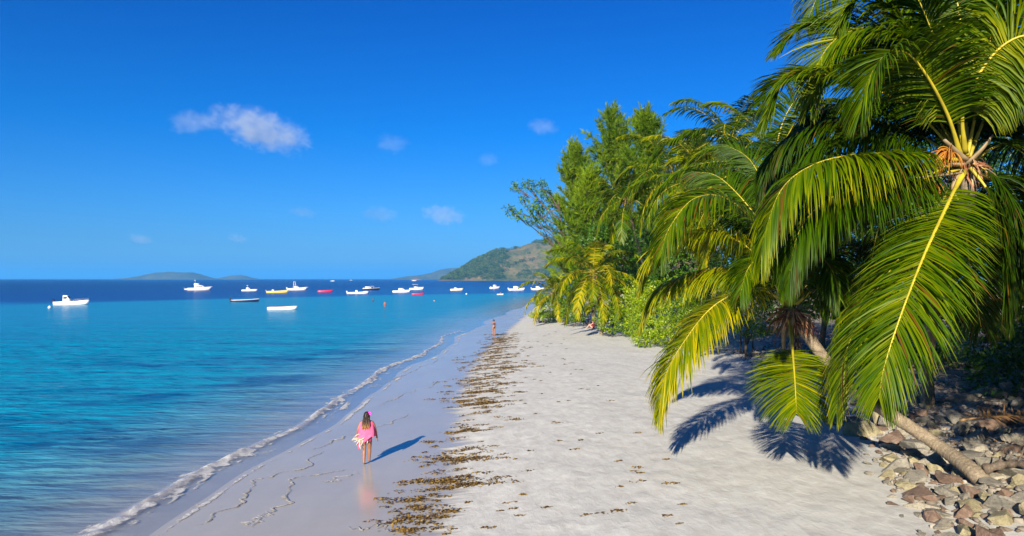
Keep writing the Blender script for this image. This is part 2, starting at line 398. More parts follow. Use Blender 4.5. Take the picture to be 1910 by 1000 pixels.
# ------------------------------------------------------------------ seaweed wrack
def seaweed():
    SX = [(990, 690, 850), (940, 720, 870), (900, 740, 880), (860, 770, 900), (820, 800, 915), (780, 830, 925), (750, 848, 940), (720, 858, 948), (690, 868, 955), (665, 885, 962), (645, 900, 965), (632, 915, 955)]
    pv = np.array([s[0] for s in SX])[::-1]; pl = np.array([s[1] for s in SX])[::-1]; pr = np.array([s[2] for s in SX])[::-1]
    rows = [G(955, v)[1] for v in pv]; rows = np.array(rows)
    rng = np.random.default_rng(5); C = []
    dens = []
    n = 0
    while n < 1500:
        Y = math.exp(rng.uniform(math.log(15.5), math.log(78)))
        v = np.interp(Y, rows[::-1], pv[::-1]); l = np.interp(v, pv, pl); r = np.interp(v, pv, pr)
        u = l+(r-l)*float(np.clip(rng.normal(.5, .30), -.5, 1.6)); x = (u-955)/FPX*Y*.985
        band = fbm(np.array([x*.8]), np.array([Y*2.1]), 3)[0]; p = float(np.clip((band-.52)*9, 0.02, 1))
        if Y > 33: p = min(1, p*1.5+.05)
        else: p *= .4
        if rng.random() > p: continue
        for q in range(rng.integers(1, 5)):          # short rows of clumps drawn out along the wave lines
            C.append((x+rng.normal(0, .35), Y+rng.normal(0, .07), rng.uniform(.05, .17))); n += 1
    for _ in range(130):          # strays up the beach
        Y = math.exp(rng.uniform(math.log(16), math.log(75))); x = rng.uniform(-3, 4.5)
        C.append((x, Y, rng.uniform(.03, .09)))
    C = np.array(C); m = 16; N = len(C)
    c = np.repeat(C, m, 0); k = N*m
    ox = rng.normal(0, 1, k)*c[:, 2]*1.1; oy = rng.normal(0, 1, k)*c[:, 2]*.5
    px, py = c[:, 0]+ox, c[:, 1]+oy
    rr = np.clip(1-(ox**2/(c[:, 2]*1.8)**2+oy**2/(c[:, 2]*.8)**2), 0, 1)
    pz = H(px, py)+.006+rr*c[:, 2]*.45*rng.random(k)
    a = rng.uniform(0, math.pi*2, k); ln = rng.uniform(.04, .13, k); wd = rng.uniform(.012, .035, k)
    d = np.stack([np.cos(a), np.sin(a), rng.uniform(-.05, .5, k)], 1); s = np.stack([-np.sin(a), np.cos(a), rng.uniform(-.5, .5, k)], 1)
    b = np.stack([px, py, pz], 1)
    v = np.stack([b-d*ln[:, None]*.5, b+s*wd[:, None]+np.array([0, 0, .012]), b+d*ln[:, None]*.5, b-s*wd[:, None]], 1).reshape(-1, 3)
    f = np.arange(k*4).reshape(-1, 4)
    t = np.repeat(rng.random(k), 4)
    mt = leaf_mat('seaweed', [(0, (.03, .018, .006)), (.5, (.15, .088, .018)), (1, (.33, .215, .05))], .5, .1)
    return np_mesh('seaweed', v, f, {'tint': t}, False, [mt])
tag(mobj('seaweed', seaweed()), 'brown and olive seaweed wrack strewn along the tide line', kind='stuff')
# ================================================================== PALMS
def nrm(a): return a/np.maximum(np.linalg.norm(a, axis=-1, keepdims=True), 1e-9)
def catmull(P, n):
    P = np.asarray(P, float); P = np.vstack([2*P[0]-P[1], P, 2*P[-1]-P[-2]])
    seg = np.linalg.norm(np.diff(P[1:-1], axis=0), axis=1); cum = np.concatenate([[0], np.cumsum(seg)])
    out = []
    for d in np.linspace(0, cum[-1]-1e-6, n):
        i = min(int(np.searchsorted(cum, d, 'right'))-1, len(seg)-1); t = (d-cum[i])/seg[i]
        a, b, c, e = P[i:i+4]
        out.append(.5*((2*b)+(-a+c)*t+(2*a-5*b+4*c-e)*t*t+(-a+3*b-3*c+e)*t**3))
    return np.array(out)
def frames(C, up=(0, 0, 1)):
    T = nrm(np.gradient(C, axis=0)); N = np.zeros_like(T)
    n0 = np.array(up, float); n0 = n0-T[0]*n0.dot(T[0])
    if np.linalg.norm(n0) < .15: n0 = np.array([0, -1, .3]); n0 = n0-T[0]*n0.dot(T[0])
    N[0] = n0/np.linalg.norm(n0)
    for i in range(1, len(C)):
        n = N[i-1]-T[i]*N[i-1].dot(T[i]); N[i] = n/np.linalg.norm(n)
    return T, N, np.cross(T, N)
def tube(C, rad, k=6, flat=1.0, cap=True):
    C = np.asarray(C, float); T, N, B = frames(C); rad = np.asarray(rad)
    a = np.linspace(0, 2*math.pi, k, endpoint=False)
    v = C[:, None]+rad[:, None, None]*(np.cos(a)[None, :, None]*B[:, None]+flat*np.sin(a)[None, :, None]*N[:, None])
    n = len(C); i = np.arange(n-1)[:, None]*k; j = np.arange(k)[None]; j2 = (j+1) % k
    f = np.stack([i+j, i+j2, i+k+j2, i+k+j], -1).reshape(-1, 4)
    v = v.reshape(-1, 3); fs = [f]
    if cap:
        fs += [np.arange(k)[None, ::-1], (np.arange(k)+(n-1)*k)[None]]
    return v, fs
class MB:
    def __init__(s): s.v = []; s.f = {}; s.a = []; s.n = 0
    def add(s, v, fs, tint=None):
        v = np.asarray(v, float).reshape(-1, 3)
        if isinstance(fs, np.ndarray): fs = [fs]
        for f in fs: s.f.setdefault(f.shape[1], []).append(f+s.n)
        s.v.append(v); s.n += len(v)
        s.a.append(np.full(len(v), .5) if tint is None else np.broadcast_to(tint, (len(v),)))
        return s
    def mesh(s, name, mat, smooth=False):
        return np_mesh(name, np.concatenate(s.v), [np.concatenate(x) for x in s.f.values()], {'tint': np.concatenate(s.a)}, smooth, [mat])
    def box(s, c, d, rz=0, taper=1.0, tint=.5):
        x, y, z = [q/2 for q in d]; t = taper
        v = np.array([(-x, -y, -z), (x, -y, -z), (x, y, -z), (-x, y, -z), (-x*t, -y*t, z), (x*t, -y*t, z), (x*t, y*t, z), (-x*t, y*t, z)])
        cs, sn = math.cos(rz), math.sin(rz); v = v @ np.array([[cs, sn, 0], [-sn, cs, 0], [0, 0, 1]])+np.array(c)
        f = np.array([(0, 3, 2, 1), (4, 5, 6, 7), (0, 1, 5, 4), (1, 2, 6, 5), (2, 3, 7, 6), (3, 0, 4, 7)])
        return s.add(v, f, tint)
    def tube(s, C, rad, k=6, tint=.5, flat=1.):
        v, f = tube(C, rad if np.ndim(rad) else np.full(len(C), rad), k, flat); return s.add(v, f, tint)
    def ball(s, c, r, n=6, sc=(1, 1, 1), tint=.5):
        a = np.linspace(0, math.pi, n+1); C = np.stack([0*a, 0*a, -np.cos(a)*r*sc[2]], 1); k = n*2
        b = np.linspace(0, 2*math.pi, k, endpoint=False)
        v = np.stack([np.outer(np.sin(a), np.cos(b))*r*sc[0], np.outer(np.sin(a), np.sin(b))*r*sc[1], np.repeat(C[:, 2:], k, 1)], -1).reshape(-1, 3)+np.array(c)
        i = np.arange(n)[:, None]*k; j = np.arange(k)[None]; j2 = (j+1) % k
        return s.add(v, np.stack([i+j, i+j2, i+k+j2, i+k+j], -1).reshape(-1, 4), tint)

def frond(parent, P, L=1.1, n=92, wid=.043, droop=.55, vee=.25, tint=.5, seg=4, bare=.16, rng=None, r0=.038, mats=None, spread=(78, 24), fold=True, dead=False, tipy=.25, twist=0, gaps=0.04, up=(0, 0, 1)):
    rng = rng or np.random.default_rng(int(abs(P[-1][0]*977+P[-1][2]*131)*10) % 99991)
    mats = mats or ((M['palm_dead'], M['rib_dead']) if dead else (M['palm'], M['rib']))
    if seg > 3: n = int(n*2.3); L = L*1.14
    m = 40; C = catmull(P, m); T, N, B = frames(C, up)
    if twist:
        a = np.linspace(0, twist, m)[:, None]; N, B = N*np.cos(a)+B*np.sin(a), B*np.cos(a)-N*np.sin(a)
    t = np.linspace(bare, .995, n); t = np.repeat(t, 2)+rng.normal(0, .0025, 2*n); t = np.clip(t, .02, .998)
    if gaps:
        keep = rng.random(len(t)) > gaps
    else: keep = np.ones(len(t), bool)
    s = np.tile([1., -1.], n)[keep]; t = t[keep]
    idx = t*(m-1); i0 = idx.astype(int); fr = (idx-i0)[:, None]; i1 = np.minimum(i0+1, m-1)
    lp = lambda A: A[i0]*(1-fr)+A[i1]*fr
    c, Tt, Nt, Bt = lp(C), nrm(lp(T)), nrm(lp(N)), nrm(lp(B))
    q = (t-bare)/(1-bare)
    ang = np.radians(spread[0]+(spread[1]-spread[0])*q**1.7)+rng.normal(0, .05, len(t))
    ve = vee*(1-.5*q)+rng.normal(0, .10, len(t))
    out = s[:, None]*Bt*np.cos(ve)[:, None]+Nt*np.sin(ve)[:, None]
    d = np.cos(ang)[:, None]*Tt+np.sin(ang)[:, None]*out
    prof = np.interp(q, [0, .12, .35, .65, .9, 1], [.55, .82, 1, .92, .62, .38])
    ln = L*prof*rng.normal(1, .045, len(t))
    dr = droop*rng.normal(1, .18, len(t))
    K = seg+1; step = (ln/seg)[:, None]; p = c.copy(); pts = [p.copy()]; ds = []
    dd = d.copy(); G_ = np.array([0, 0, -1.])
    for j in range(seg):
        dd = nrm(dd+G_*(dr*(.45+.75*j/seg)*2.2/seg)[:, None]+rng.normal(0, .035, dd.shape)); ds.append(dd.copy())
        p = p+dd*step; pts.append(p.copy())
    ds.append(dd); D = np.stack(ds, 1); Pn = np.stack(pts, 1)
    Wd = Tt[:, None]-D*(Tt[:, None]*D).sum(-1, keepdims=True); Wd = nrm(Wd)
    F = np.cross(D, Wd); tw = rng.normal(.25, .35, len(t))[:, None, None]*s[:, None, None]
    Wd = Wd*np.cos(tw)+F*np.sin(tw); F = np.cross(D, Wd)
    wp = np.interp(np.linspace(0, 1, K), [0, .15, .5, .8, 1], [.45, 1, .9, .55, .04])*wid*.5
    wv = wp[None, :, None]*np.sqrt(prof)[:, None, None]
    tb = tint+rng.normal(0, .085, len(t)); jj = np.linspace(0, 1, K)
    tn = tb[:, None]+np.interp(jj, [0, .6, 1], [.10, 0, tipy*.3])[None]
    nb = len(t); tip_ = rng.random(nb) < .16; tn[tip_, -1] = .03; br_ = rng.random(nb) < .025; tn[br_] = rng.uniform(.03, .12)
    if fold:
        fd = F*wp[None, :, None]*.55*np.sign((F*Nt[:, None]).sum(-1, keepdims=True)+1e-6)
        v = np.stack([Pn-Wd*wv, Pn+fd, Pn+Wd*wv], 2)   # nb,K,3,3
        tv = np.repeat(tn[..., None], 3, -1)
        b = np.arange(nb)[:, None]*(K*3)+np.arange(seg)[None]*3
        f = np.concatenate([np.stack([b, b+1, b+4, b+3], -1).reshape(-1, 4), np.stack([b+1, b+2, b+5, b+4], -1).reshape(-1, 4)])
    else:
        v = np.stack([Pn-Wd*wv, Pn+Wd*wv], 2); tv = np.repeat(tn[..., None], 2, -1)
        b = np.arange(nb)[:, None]*(K*2)+np.arange(seg)[None]*2
        f = np.stack([b, b+1, b+3, b+2], -1).reshape(-1, 4)
    tv = np.clip(tv, .03, 1)
    lf = np_mesh('leaflets', v, f, {'tint': tv}, False, [mats[0]])
    rr = np.interp(np.linspace(0, 1, m), [0, .12, 1], [r0*1.7, r0, r0*.15])
    mv, mf = tube(C-N*rr[:, None]*.2, rr, 6 if seg > 2 else 4, .7)
    fo = mobj('frond', np_mesh('frond', mv, mf, None, True, [mats[1]]), parent)
    tag(mobj('leaflets', lf, fo), kind='stuff')
    return fo

def trunk(parent, P, r0, r1, mat=None, rings=True, k=14, flare=1.5):
    L = sum(np.linalg.norm(np.diff(np.array(P), axis=0), axis=1)); n = int(max(20, L/.035)) if rings else 24
    C = catmull(P, n); s = np.linspace(0, 1, n)
    r = r0+(r1-r0)*s; r = r*(1+(flare-1)*np.exp(-s*L/.35))
    if rings:
        ph = s*L/.105; r = r*(1+.11*(1-np.mod(ph, 1.0))-.04)*(1+.05*np.sin(s*L*2.1))
    v, f = tube(C, r, k)
    v = v+(RNG.random(v.shape)-.5)*r0*.07
    return mobj('trunk', np_mesh('trunk', v, f, None, False, [mat or M['palmtrunk']]), parent)

def rand_frond_pts(c, az, elev, L, rng, sag=1.0, n=7):
    """a frond leaving the crown at an elevation and bending down under its weight"""
    h = np.array([math.cos(az), math.sin(az), 0]); p = np.array(c, float)+h*.08; e = elev; P = [p.copy()]
    for i in range(n):
        p = p+(h*math.cos(e)+np.array([0, 0, 1])*math.sin(e))*L/n; P.append(p.copy())
        e -= sag*(.16+.26*i/n)*(.55+.6*math.cos(e)); e = max(e, -1.45)
        h = nrm(h+np.array([-h[1], h[0], 0])*rng.normal(0, .03))
    return P
def crown_fibre(parent, c, r, n, mat, L=(.3, .9), down=.7, name='crown_fibre', seed=3, wid=.02):
    rng = np.random.default_rng(seed); mb = MB()
    for i in range(n):
        a = rng.uniform(0, 2*math.pi); o = np.array([math.cos(a), math.sin(a), 0])*r*rng.uniform(.3, 1)
        d = nrm(o/r+np.array([0, 0, rng.uniform(-.6, .5)])); l = rng.uniform(*L); p = np.array(c)+o+np.array([0, 0, rng.uniform(-.25, .2)]); P = [p.copy()]
        for j in range(4):
            d = nrm(d+np.array([0, 0, -down*.5])+rng.normal(0, .18, 3)); p = p+d*l/4; P.append(p.copy())
        P = np.array(P); s = nrm(np.cross(d, rng.normal(0, 1, 3))); w_ = wid*np.array([1, .9, .7, .5, .1])[:, None]
        v = np.stack([P-s*w_, P+s*w_], 1).reshape(-1, 3); b = np.arange(4)*2
        mb.add(v, np.stack([b, b+1, b+3, b+2], 1), rng.random())
    return mobj(name, mb.mesh(name, mat), parent)
def sheath(parent, P, w_):
    C = catmull(P, 12); T, N, B = frames(C, (0, -1, .2)); s = np.linspace(0, 1, 12); ww = w_*np.sin(np.pi*np.clip(s*.92+.05, 0, 1))**.7
    v = np.concatenate([C-B*ww[:, None], C+N*ww[:, None]*.5, C+B*ww[:, None], C-N*ww[:, None]*.12]); i = np.arange(11)
    f = np.concatenate([np.stack([i+a*12, i+b*12, i+1+b*12, i+1+a*12], 1) for a, b in ((0, 1), (1, 2), (2, 3), (3, 0))])
    return mobj('leaf_sheath', np_mesh('leaf_sheath', v, f, None, True, [M['sheath']]), parent)

def pxpts(L_): return [at(*q) for q in L_]
ROOTS = []
def root_at(name, base):
    o = empty(name, base); ROOTS.append(o); return o
def settle():     # parts are modelled where they stand; make their coordinates relative to the Empty at the thing's base
    for r in ROOTS:
        for ch in r.children: ch.location = -Vector(r.location)

# --- the leaning palm over the beach -------------------------------------
base = G(1835, 905)
pb = root_at('coconut_palm', base)
tag(pb, 'coconut palm leaning low over the sand from the rocks, lit fronds hanging down', 'palm tree', 'coconut palms')
C0 = at(1474, 578, 20.0)
tp = [base+np.array([.25, -.05, -.35]), base+np.array([-.1, .1, .2]), at(1745, 828, 18.9), at(1660, 772, 19.3), at(1585, 722, 19.6), at(1533, 662, 19.8), at(1500, 615, 20.0), C0]
trunk(pb, tp, .18, .145, flare=1.3)
spec = [
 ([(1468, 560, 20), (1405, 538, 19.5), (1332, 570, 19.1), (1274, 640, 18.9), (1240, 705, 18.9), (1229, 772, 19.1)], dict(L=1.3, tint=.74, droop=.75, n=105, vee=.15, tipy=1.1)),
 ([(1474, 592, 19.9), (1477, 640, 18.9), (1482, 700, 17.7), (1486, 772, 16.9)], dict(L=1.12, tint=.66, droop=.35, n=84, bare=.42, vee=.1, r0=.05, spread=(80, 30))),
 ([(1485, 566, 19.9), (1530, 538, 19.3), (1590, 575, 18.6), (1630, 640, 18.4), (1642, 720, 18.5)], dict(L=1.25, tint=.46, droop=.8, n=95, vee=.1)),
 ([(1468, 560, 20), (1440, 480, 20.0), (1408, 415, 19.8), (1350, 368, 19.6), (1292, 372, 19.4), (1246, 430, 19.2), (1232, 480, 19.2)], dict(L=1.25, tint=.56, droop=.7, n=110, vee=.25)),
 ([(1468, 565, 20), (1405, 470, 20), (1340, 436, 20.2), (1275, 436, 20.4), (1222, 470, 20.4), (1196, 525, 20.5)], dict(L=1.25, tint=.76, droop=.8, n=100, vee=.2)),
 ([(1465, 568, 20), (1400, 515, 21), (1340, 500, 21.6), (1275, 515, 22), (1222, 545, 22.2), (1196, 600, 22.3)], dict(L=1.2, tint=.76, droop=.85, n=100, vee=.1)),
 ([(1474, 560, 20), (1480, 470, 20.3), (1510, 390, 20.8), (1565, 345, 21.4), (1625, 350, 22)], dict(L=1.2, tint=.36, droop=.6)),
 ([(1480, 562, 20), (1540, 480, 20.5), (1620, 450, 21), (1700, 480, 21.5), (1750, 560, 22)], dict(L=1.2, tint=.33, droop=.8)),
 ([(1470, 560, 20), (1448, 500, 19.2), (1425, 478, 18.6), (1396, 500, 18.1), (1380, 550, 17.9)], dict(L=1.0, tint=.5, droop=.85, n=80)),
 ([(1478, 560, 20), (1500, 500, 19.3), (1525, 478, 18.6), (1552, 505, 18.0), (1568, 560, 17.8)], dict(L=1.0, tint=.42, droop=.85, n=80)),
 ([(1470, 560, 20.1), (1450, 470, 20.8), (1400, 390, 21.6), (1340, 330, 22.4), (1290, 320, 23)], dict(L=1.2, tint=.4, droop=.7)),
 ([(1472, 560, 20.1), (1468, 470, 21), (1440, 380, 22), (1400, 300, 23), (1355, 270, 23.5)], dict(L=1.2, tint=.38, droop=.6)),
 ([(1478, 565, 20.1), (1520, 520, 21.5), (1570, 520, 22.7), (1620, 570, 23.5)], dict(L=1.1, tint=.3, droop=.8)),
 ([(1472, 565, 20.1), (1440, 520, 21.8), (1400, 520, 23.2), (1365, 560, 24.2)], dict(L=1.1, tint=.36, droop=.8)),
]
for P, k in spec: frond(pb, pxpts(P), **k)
crown_fibre(pb, C0+np.array([0, -.05, -.15]), .26, 190, M['fibre'], (.3, .8), .8, seed=4)
sheath(pb, pxpts([(1466, 585, 19.75), (1462, 620, 19.65), (1461, 655, 19.65)]), .075)
sheath(pb, pxpts([(1480, 575, 19.7), (1479, 600, 19.6), (1468, 628, 19.55)]), .06)
# --- the tall palm at the right -------------------------------------------
CA = at(1800, 302, 15.2)
bxa = np.array([14.7, 26.2]); base = np.array([*bxa, float(H(*bxa))])
pa = root_at('coconut_palm', base)
tag(pa, 'nearest coconut palm, its big arching fronds filling the upper right corner', 'palm tree', 'coconut palms')
trunk(pa, [base+np.array([.1, .1, -.3]), base+np.array([0, 0, .4]), np.array([13.9, 24.6, 4.2]), np.array([11.6, 19.6, 7.0]), CA+np.array([.35, .5, -.8]), CA], .20, .15)
spec = [
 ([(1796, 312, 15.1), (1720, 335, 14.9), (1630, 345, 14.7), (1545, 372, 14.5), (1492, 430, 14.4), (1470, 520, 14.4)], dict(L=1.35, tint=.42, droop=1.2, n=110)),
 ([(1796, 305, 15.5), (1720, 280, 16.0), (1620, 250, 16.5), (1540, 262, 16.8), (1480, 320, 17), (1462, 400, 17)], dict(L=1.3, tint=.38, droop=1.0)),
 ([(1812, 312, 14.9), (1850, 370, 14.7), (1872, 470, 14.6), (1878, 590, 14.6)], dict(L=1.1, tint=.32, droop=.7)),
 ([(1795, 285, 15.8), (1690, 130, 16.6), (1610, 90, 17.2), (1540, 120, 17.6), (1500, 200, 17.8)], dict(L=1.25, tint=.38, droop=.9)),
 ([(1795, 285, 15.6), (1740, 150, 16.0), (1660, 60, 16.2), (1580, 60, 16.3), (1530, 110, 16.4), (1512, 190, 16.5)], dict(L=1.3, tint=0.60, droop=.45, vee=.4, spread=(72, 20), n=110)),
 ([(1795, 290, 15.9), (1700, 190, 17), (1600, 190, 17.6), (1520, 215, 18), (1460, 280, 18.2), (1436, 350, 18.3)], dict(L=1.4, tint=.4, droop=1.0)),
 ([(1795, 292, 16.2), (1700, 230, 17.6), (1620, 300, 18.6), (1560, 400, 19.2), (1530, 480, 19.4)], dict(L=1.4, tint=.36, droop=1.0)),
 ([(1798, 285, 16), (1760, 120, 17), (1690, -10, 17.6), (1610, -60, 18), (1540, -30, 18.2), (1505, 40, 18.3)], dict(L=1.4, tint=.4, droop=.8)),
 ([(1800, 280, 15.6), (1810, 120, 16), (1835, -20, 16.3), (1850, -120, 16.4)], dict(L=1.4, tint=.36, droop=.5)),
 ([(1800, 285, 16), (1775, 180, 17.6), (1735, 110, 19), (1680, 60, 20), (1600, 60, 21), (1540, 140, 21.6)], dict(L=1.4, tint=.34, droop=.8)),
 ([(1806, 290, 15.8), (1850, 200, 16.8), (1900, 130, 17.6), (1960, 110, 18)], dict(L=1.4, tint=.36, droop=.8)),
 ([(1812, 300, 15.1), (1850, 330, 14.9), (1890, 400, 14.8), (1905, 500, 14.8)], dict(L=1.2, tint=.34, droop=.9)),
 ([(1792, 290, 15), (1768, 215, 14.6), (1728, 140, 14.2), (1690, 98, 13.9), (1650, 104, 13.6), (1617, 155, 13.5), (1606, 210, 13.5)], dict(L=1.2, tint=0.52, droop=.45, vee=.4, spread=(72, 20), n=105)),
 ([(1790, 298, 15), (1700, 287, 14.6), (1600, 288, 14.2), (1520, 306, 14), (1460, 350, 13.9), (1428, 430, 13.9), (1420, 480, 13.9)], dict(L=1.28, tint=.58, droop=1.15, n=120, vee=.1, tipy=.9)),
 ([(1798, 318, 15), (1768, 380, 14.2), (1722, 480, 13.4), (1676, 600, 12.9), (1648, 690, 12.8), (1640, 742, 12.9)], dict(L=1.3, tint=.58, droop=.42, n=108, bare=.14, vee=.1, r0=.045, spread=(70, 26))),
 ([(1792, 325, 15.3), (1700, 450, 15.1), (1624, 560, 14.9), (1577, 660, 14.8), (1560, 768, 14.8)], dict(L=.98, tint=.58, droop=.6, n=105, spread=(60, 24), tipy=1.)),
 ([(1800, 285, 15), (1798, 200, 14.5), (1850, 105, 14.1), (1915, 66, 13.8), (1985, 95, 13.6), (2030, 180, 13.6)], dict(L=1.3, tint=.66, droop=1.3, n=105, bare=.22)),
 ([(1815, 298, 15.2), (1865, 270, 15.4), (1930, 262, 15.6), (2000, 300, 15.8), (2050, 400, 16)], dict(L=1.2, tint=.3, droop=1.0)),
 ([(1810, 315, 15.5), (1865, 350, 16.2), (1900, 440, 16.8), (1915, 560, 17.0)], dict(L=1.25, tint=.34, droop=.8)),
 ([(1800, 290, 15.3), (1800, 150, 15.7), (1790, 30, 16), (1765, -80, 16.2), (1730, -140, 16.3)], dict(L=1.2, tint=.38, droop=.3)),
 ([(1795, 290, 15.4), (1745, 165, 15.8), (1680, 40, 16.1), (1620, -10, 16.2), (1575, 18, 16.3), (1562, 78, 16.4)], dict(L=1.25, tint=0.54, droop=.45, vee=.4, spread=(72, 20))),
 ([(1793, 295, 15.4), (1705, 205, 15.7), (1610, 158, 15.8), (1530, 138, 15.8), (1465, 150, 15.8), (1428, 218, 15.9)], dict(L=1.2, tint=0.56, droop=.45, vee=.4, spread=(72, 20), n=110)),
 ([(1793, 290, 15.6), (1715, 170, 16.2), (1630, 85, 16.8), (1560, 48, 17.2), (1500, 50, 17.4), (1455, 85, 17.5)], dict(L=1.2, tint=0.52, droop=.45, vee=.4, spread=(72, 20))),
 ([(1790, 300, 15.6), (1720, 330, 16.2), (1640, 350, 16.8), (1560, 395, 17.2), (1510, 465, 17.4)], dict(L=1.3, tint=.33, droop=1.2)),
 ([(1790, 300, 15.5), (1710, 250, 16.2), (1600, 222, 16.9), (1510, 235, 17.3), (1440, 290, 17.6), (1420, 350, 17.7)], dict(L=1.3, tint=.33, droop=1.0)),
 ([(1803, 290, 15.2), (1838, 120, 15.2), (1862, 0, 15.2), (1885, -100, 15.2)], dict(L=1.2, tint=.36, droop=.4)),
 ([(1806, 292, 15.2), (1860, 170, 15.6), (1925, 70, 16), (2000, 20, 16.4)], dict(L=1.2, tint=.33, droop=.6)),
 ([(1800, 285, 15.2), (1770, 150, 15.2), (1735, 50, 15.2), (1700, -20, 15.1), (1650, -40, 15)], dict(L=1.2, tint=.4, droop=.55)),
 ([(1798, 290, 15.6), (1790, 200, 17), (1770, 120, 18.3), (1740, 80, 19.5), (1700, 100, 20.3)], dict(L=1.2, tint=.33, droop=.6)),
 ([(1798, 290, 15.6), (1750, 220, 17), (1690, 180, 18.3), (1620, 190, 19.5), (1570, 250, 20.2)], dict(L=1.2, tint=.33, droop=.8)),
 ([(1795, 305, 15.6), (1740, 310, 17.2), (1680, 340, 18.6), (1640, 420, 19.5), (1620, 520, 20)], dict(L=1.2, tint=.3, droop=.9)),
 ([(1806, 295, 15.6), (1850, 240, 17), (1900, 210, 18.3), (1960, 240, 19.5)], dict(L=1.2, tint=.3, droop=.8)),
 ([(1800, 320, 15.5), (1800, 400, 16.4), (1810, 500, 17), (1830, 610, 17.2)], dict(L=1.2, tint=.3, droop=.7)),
]
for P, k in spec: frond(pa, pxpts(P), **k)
crown_fibre(pa, CA+np.array([0, 0, -.1]), .22, 90, M['fibre'], (.2, .55), .8, seed=8)
# flower sprays and pale sheaths around the crown
def spray(parent, c, d0, n, L, seed, drop=.35):
    rng = np.random.default_rng(seed); mb = MB()
    for i in range(n):
        d = nrm(np.array(d0)+rng.normal(0, .45, 3)); p = np.array(c, float); P = [p.copy()]; l = L*rng.uniform(.6, 1)
        for j in range(5):
            d = nrm(d+np.array([0, 0, -drop])); p = p+d*l/5; P.append(p.copy())
        mb.tube(np.array(P), np.array([.012, .011, .01, .009, .008, .006]), 4, rng.random())
    return mobj('flower_spray', mb.mesh('flower_spray', M['flower']), parent)
spray(pa, at(1775, 285, 14.6), (-.9, -.35, .35), 110, .62, 1)
spray(pa, at(1745, 345, 14.9), (-.6, -.35, -.1), 80, .55, 2, .5)
sheath(pa, pxpts([(1798, 322, 14.9), (1760, 326, 14.7), (1725, 330, 14.6), (1700, 332, 14.6)]), .035)
sheath(pa, pxpts([(1795, 315, 14.9), (1778, 350, 14.8), (1790, 378, 14.8)]), .05)
for q in ([(1800, 300, 15), (1770, 270, 14.8), (1745, 243, 14.7)], [(1805, 305, 15), (1835, 275, 14.8), (1868, 228, 14.7)], [(1795, 308, 15), (1765, 305, 14.8), (1750, 296, 14.7)]):
    C = catmull(pxpts(q), 8)[:6]; v, f = tube(C, np.linspace(.11, .04, 6), 7, .45)
    mobj('leaf_base', np_mesh('leaf_base', v, f, None, True, [M['sheath']]), pa)
# --- the palms further along the beach -------------------------------------
def auto_palm(u, v, Y, Lf, nf, label, seed, tint=.5, nleaf=60, seg=3, base=None, front=True, wid=.06, ll=1.0, rings=True, lo=-.35, dead=0, az0=None):
    rng = np.random.default_rng(seed); c = at(u, v, Y)
    if base is None: base = (c[0]+rng.uniform(.8, 2.2), c[1]+rng.uniform(1.5, 3.5))
    b = np.array([base[0], base[1], float(H(base[0], base[1]))])
    r = root_at('coconut_palm', b)
    tag(r, label, 'palm tree', 'coconut palms')
    mid = b*.5+c*.5+np.array([(b[0]-c[0])*.3, 0, 0])
    trunk(r, [b+np.array([0, 0, -.3]), b+np.array([0, 0, .5]), mid, c], .17, .12, rings=rings, k=9)
    for i in range(nf):
        az = i*2.399+rng.normal(0, .15); fr = i/(nf-1)
        el = R(78)*(1-fr)+R(-38)*fr+rng.normal(0, .08)
        P = rand_frond_pts(c, az, el, Lf*rng.uniform(.85, 1.05)*(.8+.2*min(1, fr*3)), rng, .85)
        frond(r, P, L=ll, n=nleaf, wid=wid, seg=seg, droop=.65, tint=tint+.07+rng.uniform(-.10, .16)+.10*(fr > .7), fold=seg > 2, rng=rng, r0=.035, dead=(i >= nf-dead))
    crown_fibre(r, c+np.array([0, 0, -.2]), .25, 40, M['fibre'], (.3, .8), .8, seed=seed, wid=.03)
    return r
auto_palm(1440, 318, 27, 5.0, 20, 'dark green coconut palm close behind the leaning palm, mostly covered by its fronds', 21, .42, 70, base=(17.5, 36))
auto_palm(1362, 262, 36, 4.6, 18, 'tall coconut palm whose drooping crown tops the canopy just left of the nearest palm', 22, .45, 60, base=(18, 43))
auto_palm(1325, 345, 34, 4.6, 20, 'coconut palm with pale sunlit fronds below the tallest drooping crown', 23, .55, 60, base=(16.5, 44))
auto_palm(1258, 322, 58, 6.0, 20, 'coconut palm with a pale flowering heart in front of the right feathery tree', 24, .48, 54, ll=1.2, wid=.09, base=(15, 63))
auto_palm(1168, 372, 62, 4.6, 16, 'small-crowned coconut palm between the feathery trees and the flowering palm', 25, .46, 44, 2, ll=1.1, wid=.11, base=(12.6, 74))
auto_palm(1106, 508, 66, 5.4, 24, 'short coconut palm with yellowing star-shaped crown standing in the beach bushes', 26, .62, 50, 2, base=(8.2, 68), ll=1.1, wid=.12)
auto_palm(1034, 545, 86, 4.6, 14, 'farthest small yellow-green coconut palm at the end of the green wall', 27, .6, 36, 2, base=(6.6, 90), ll=1.1, wid=.14)
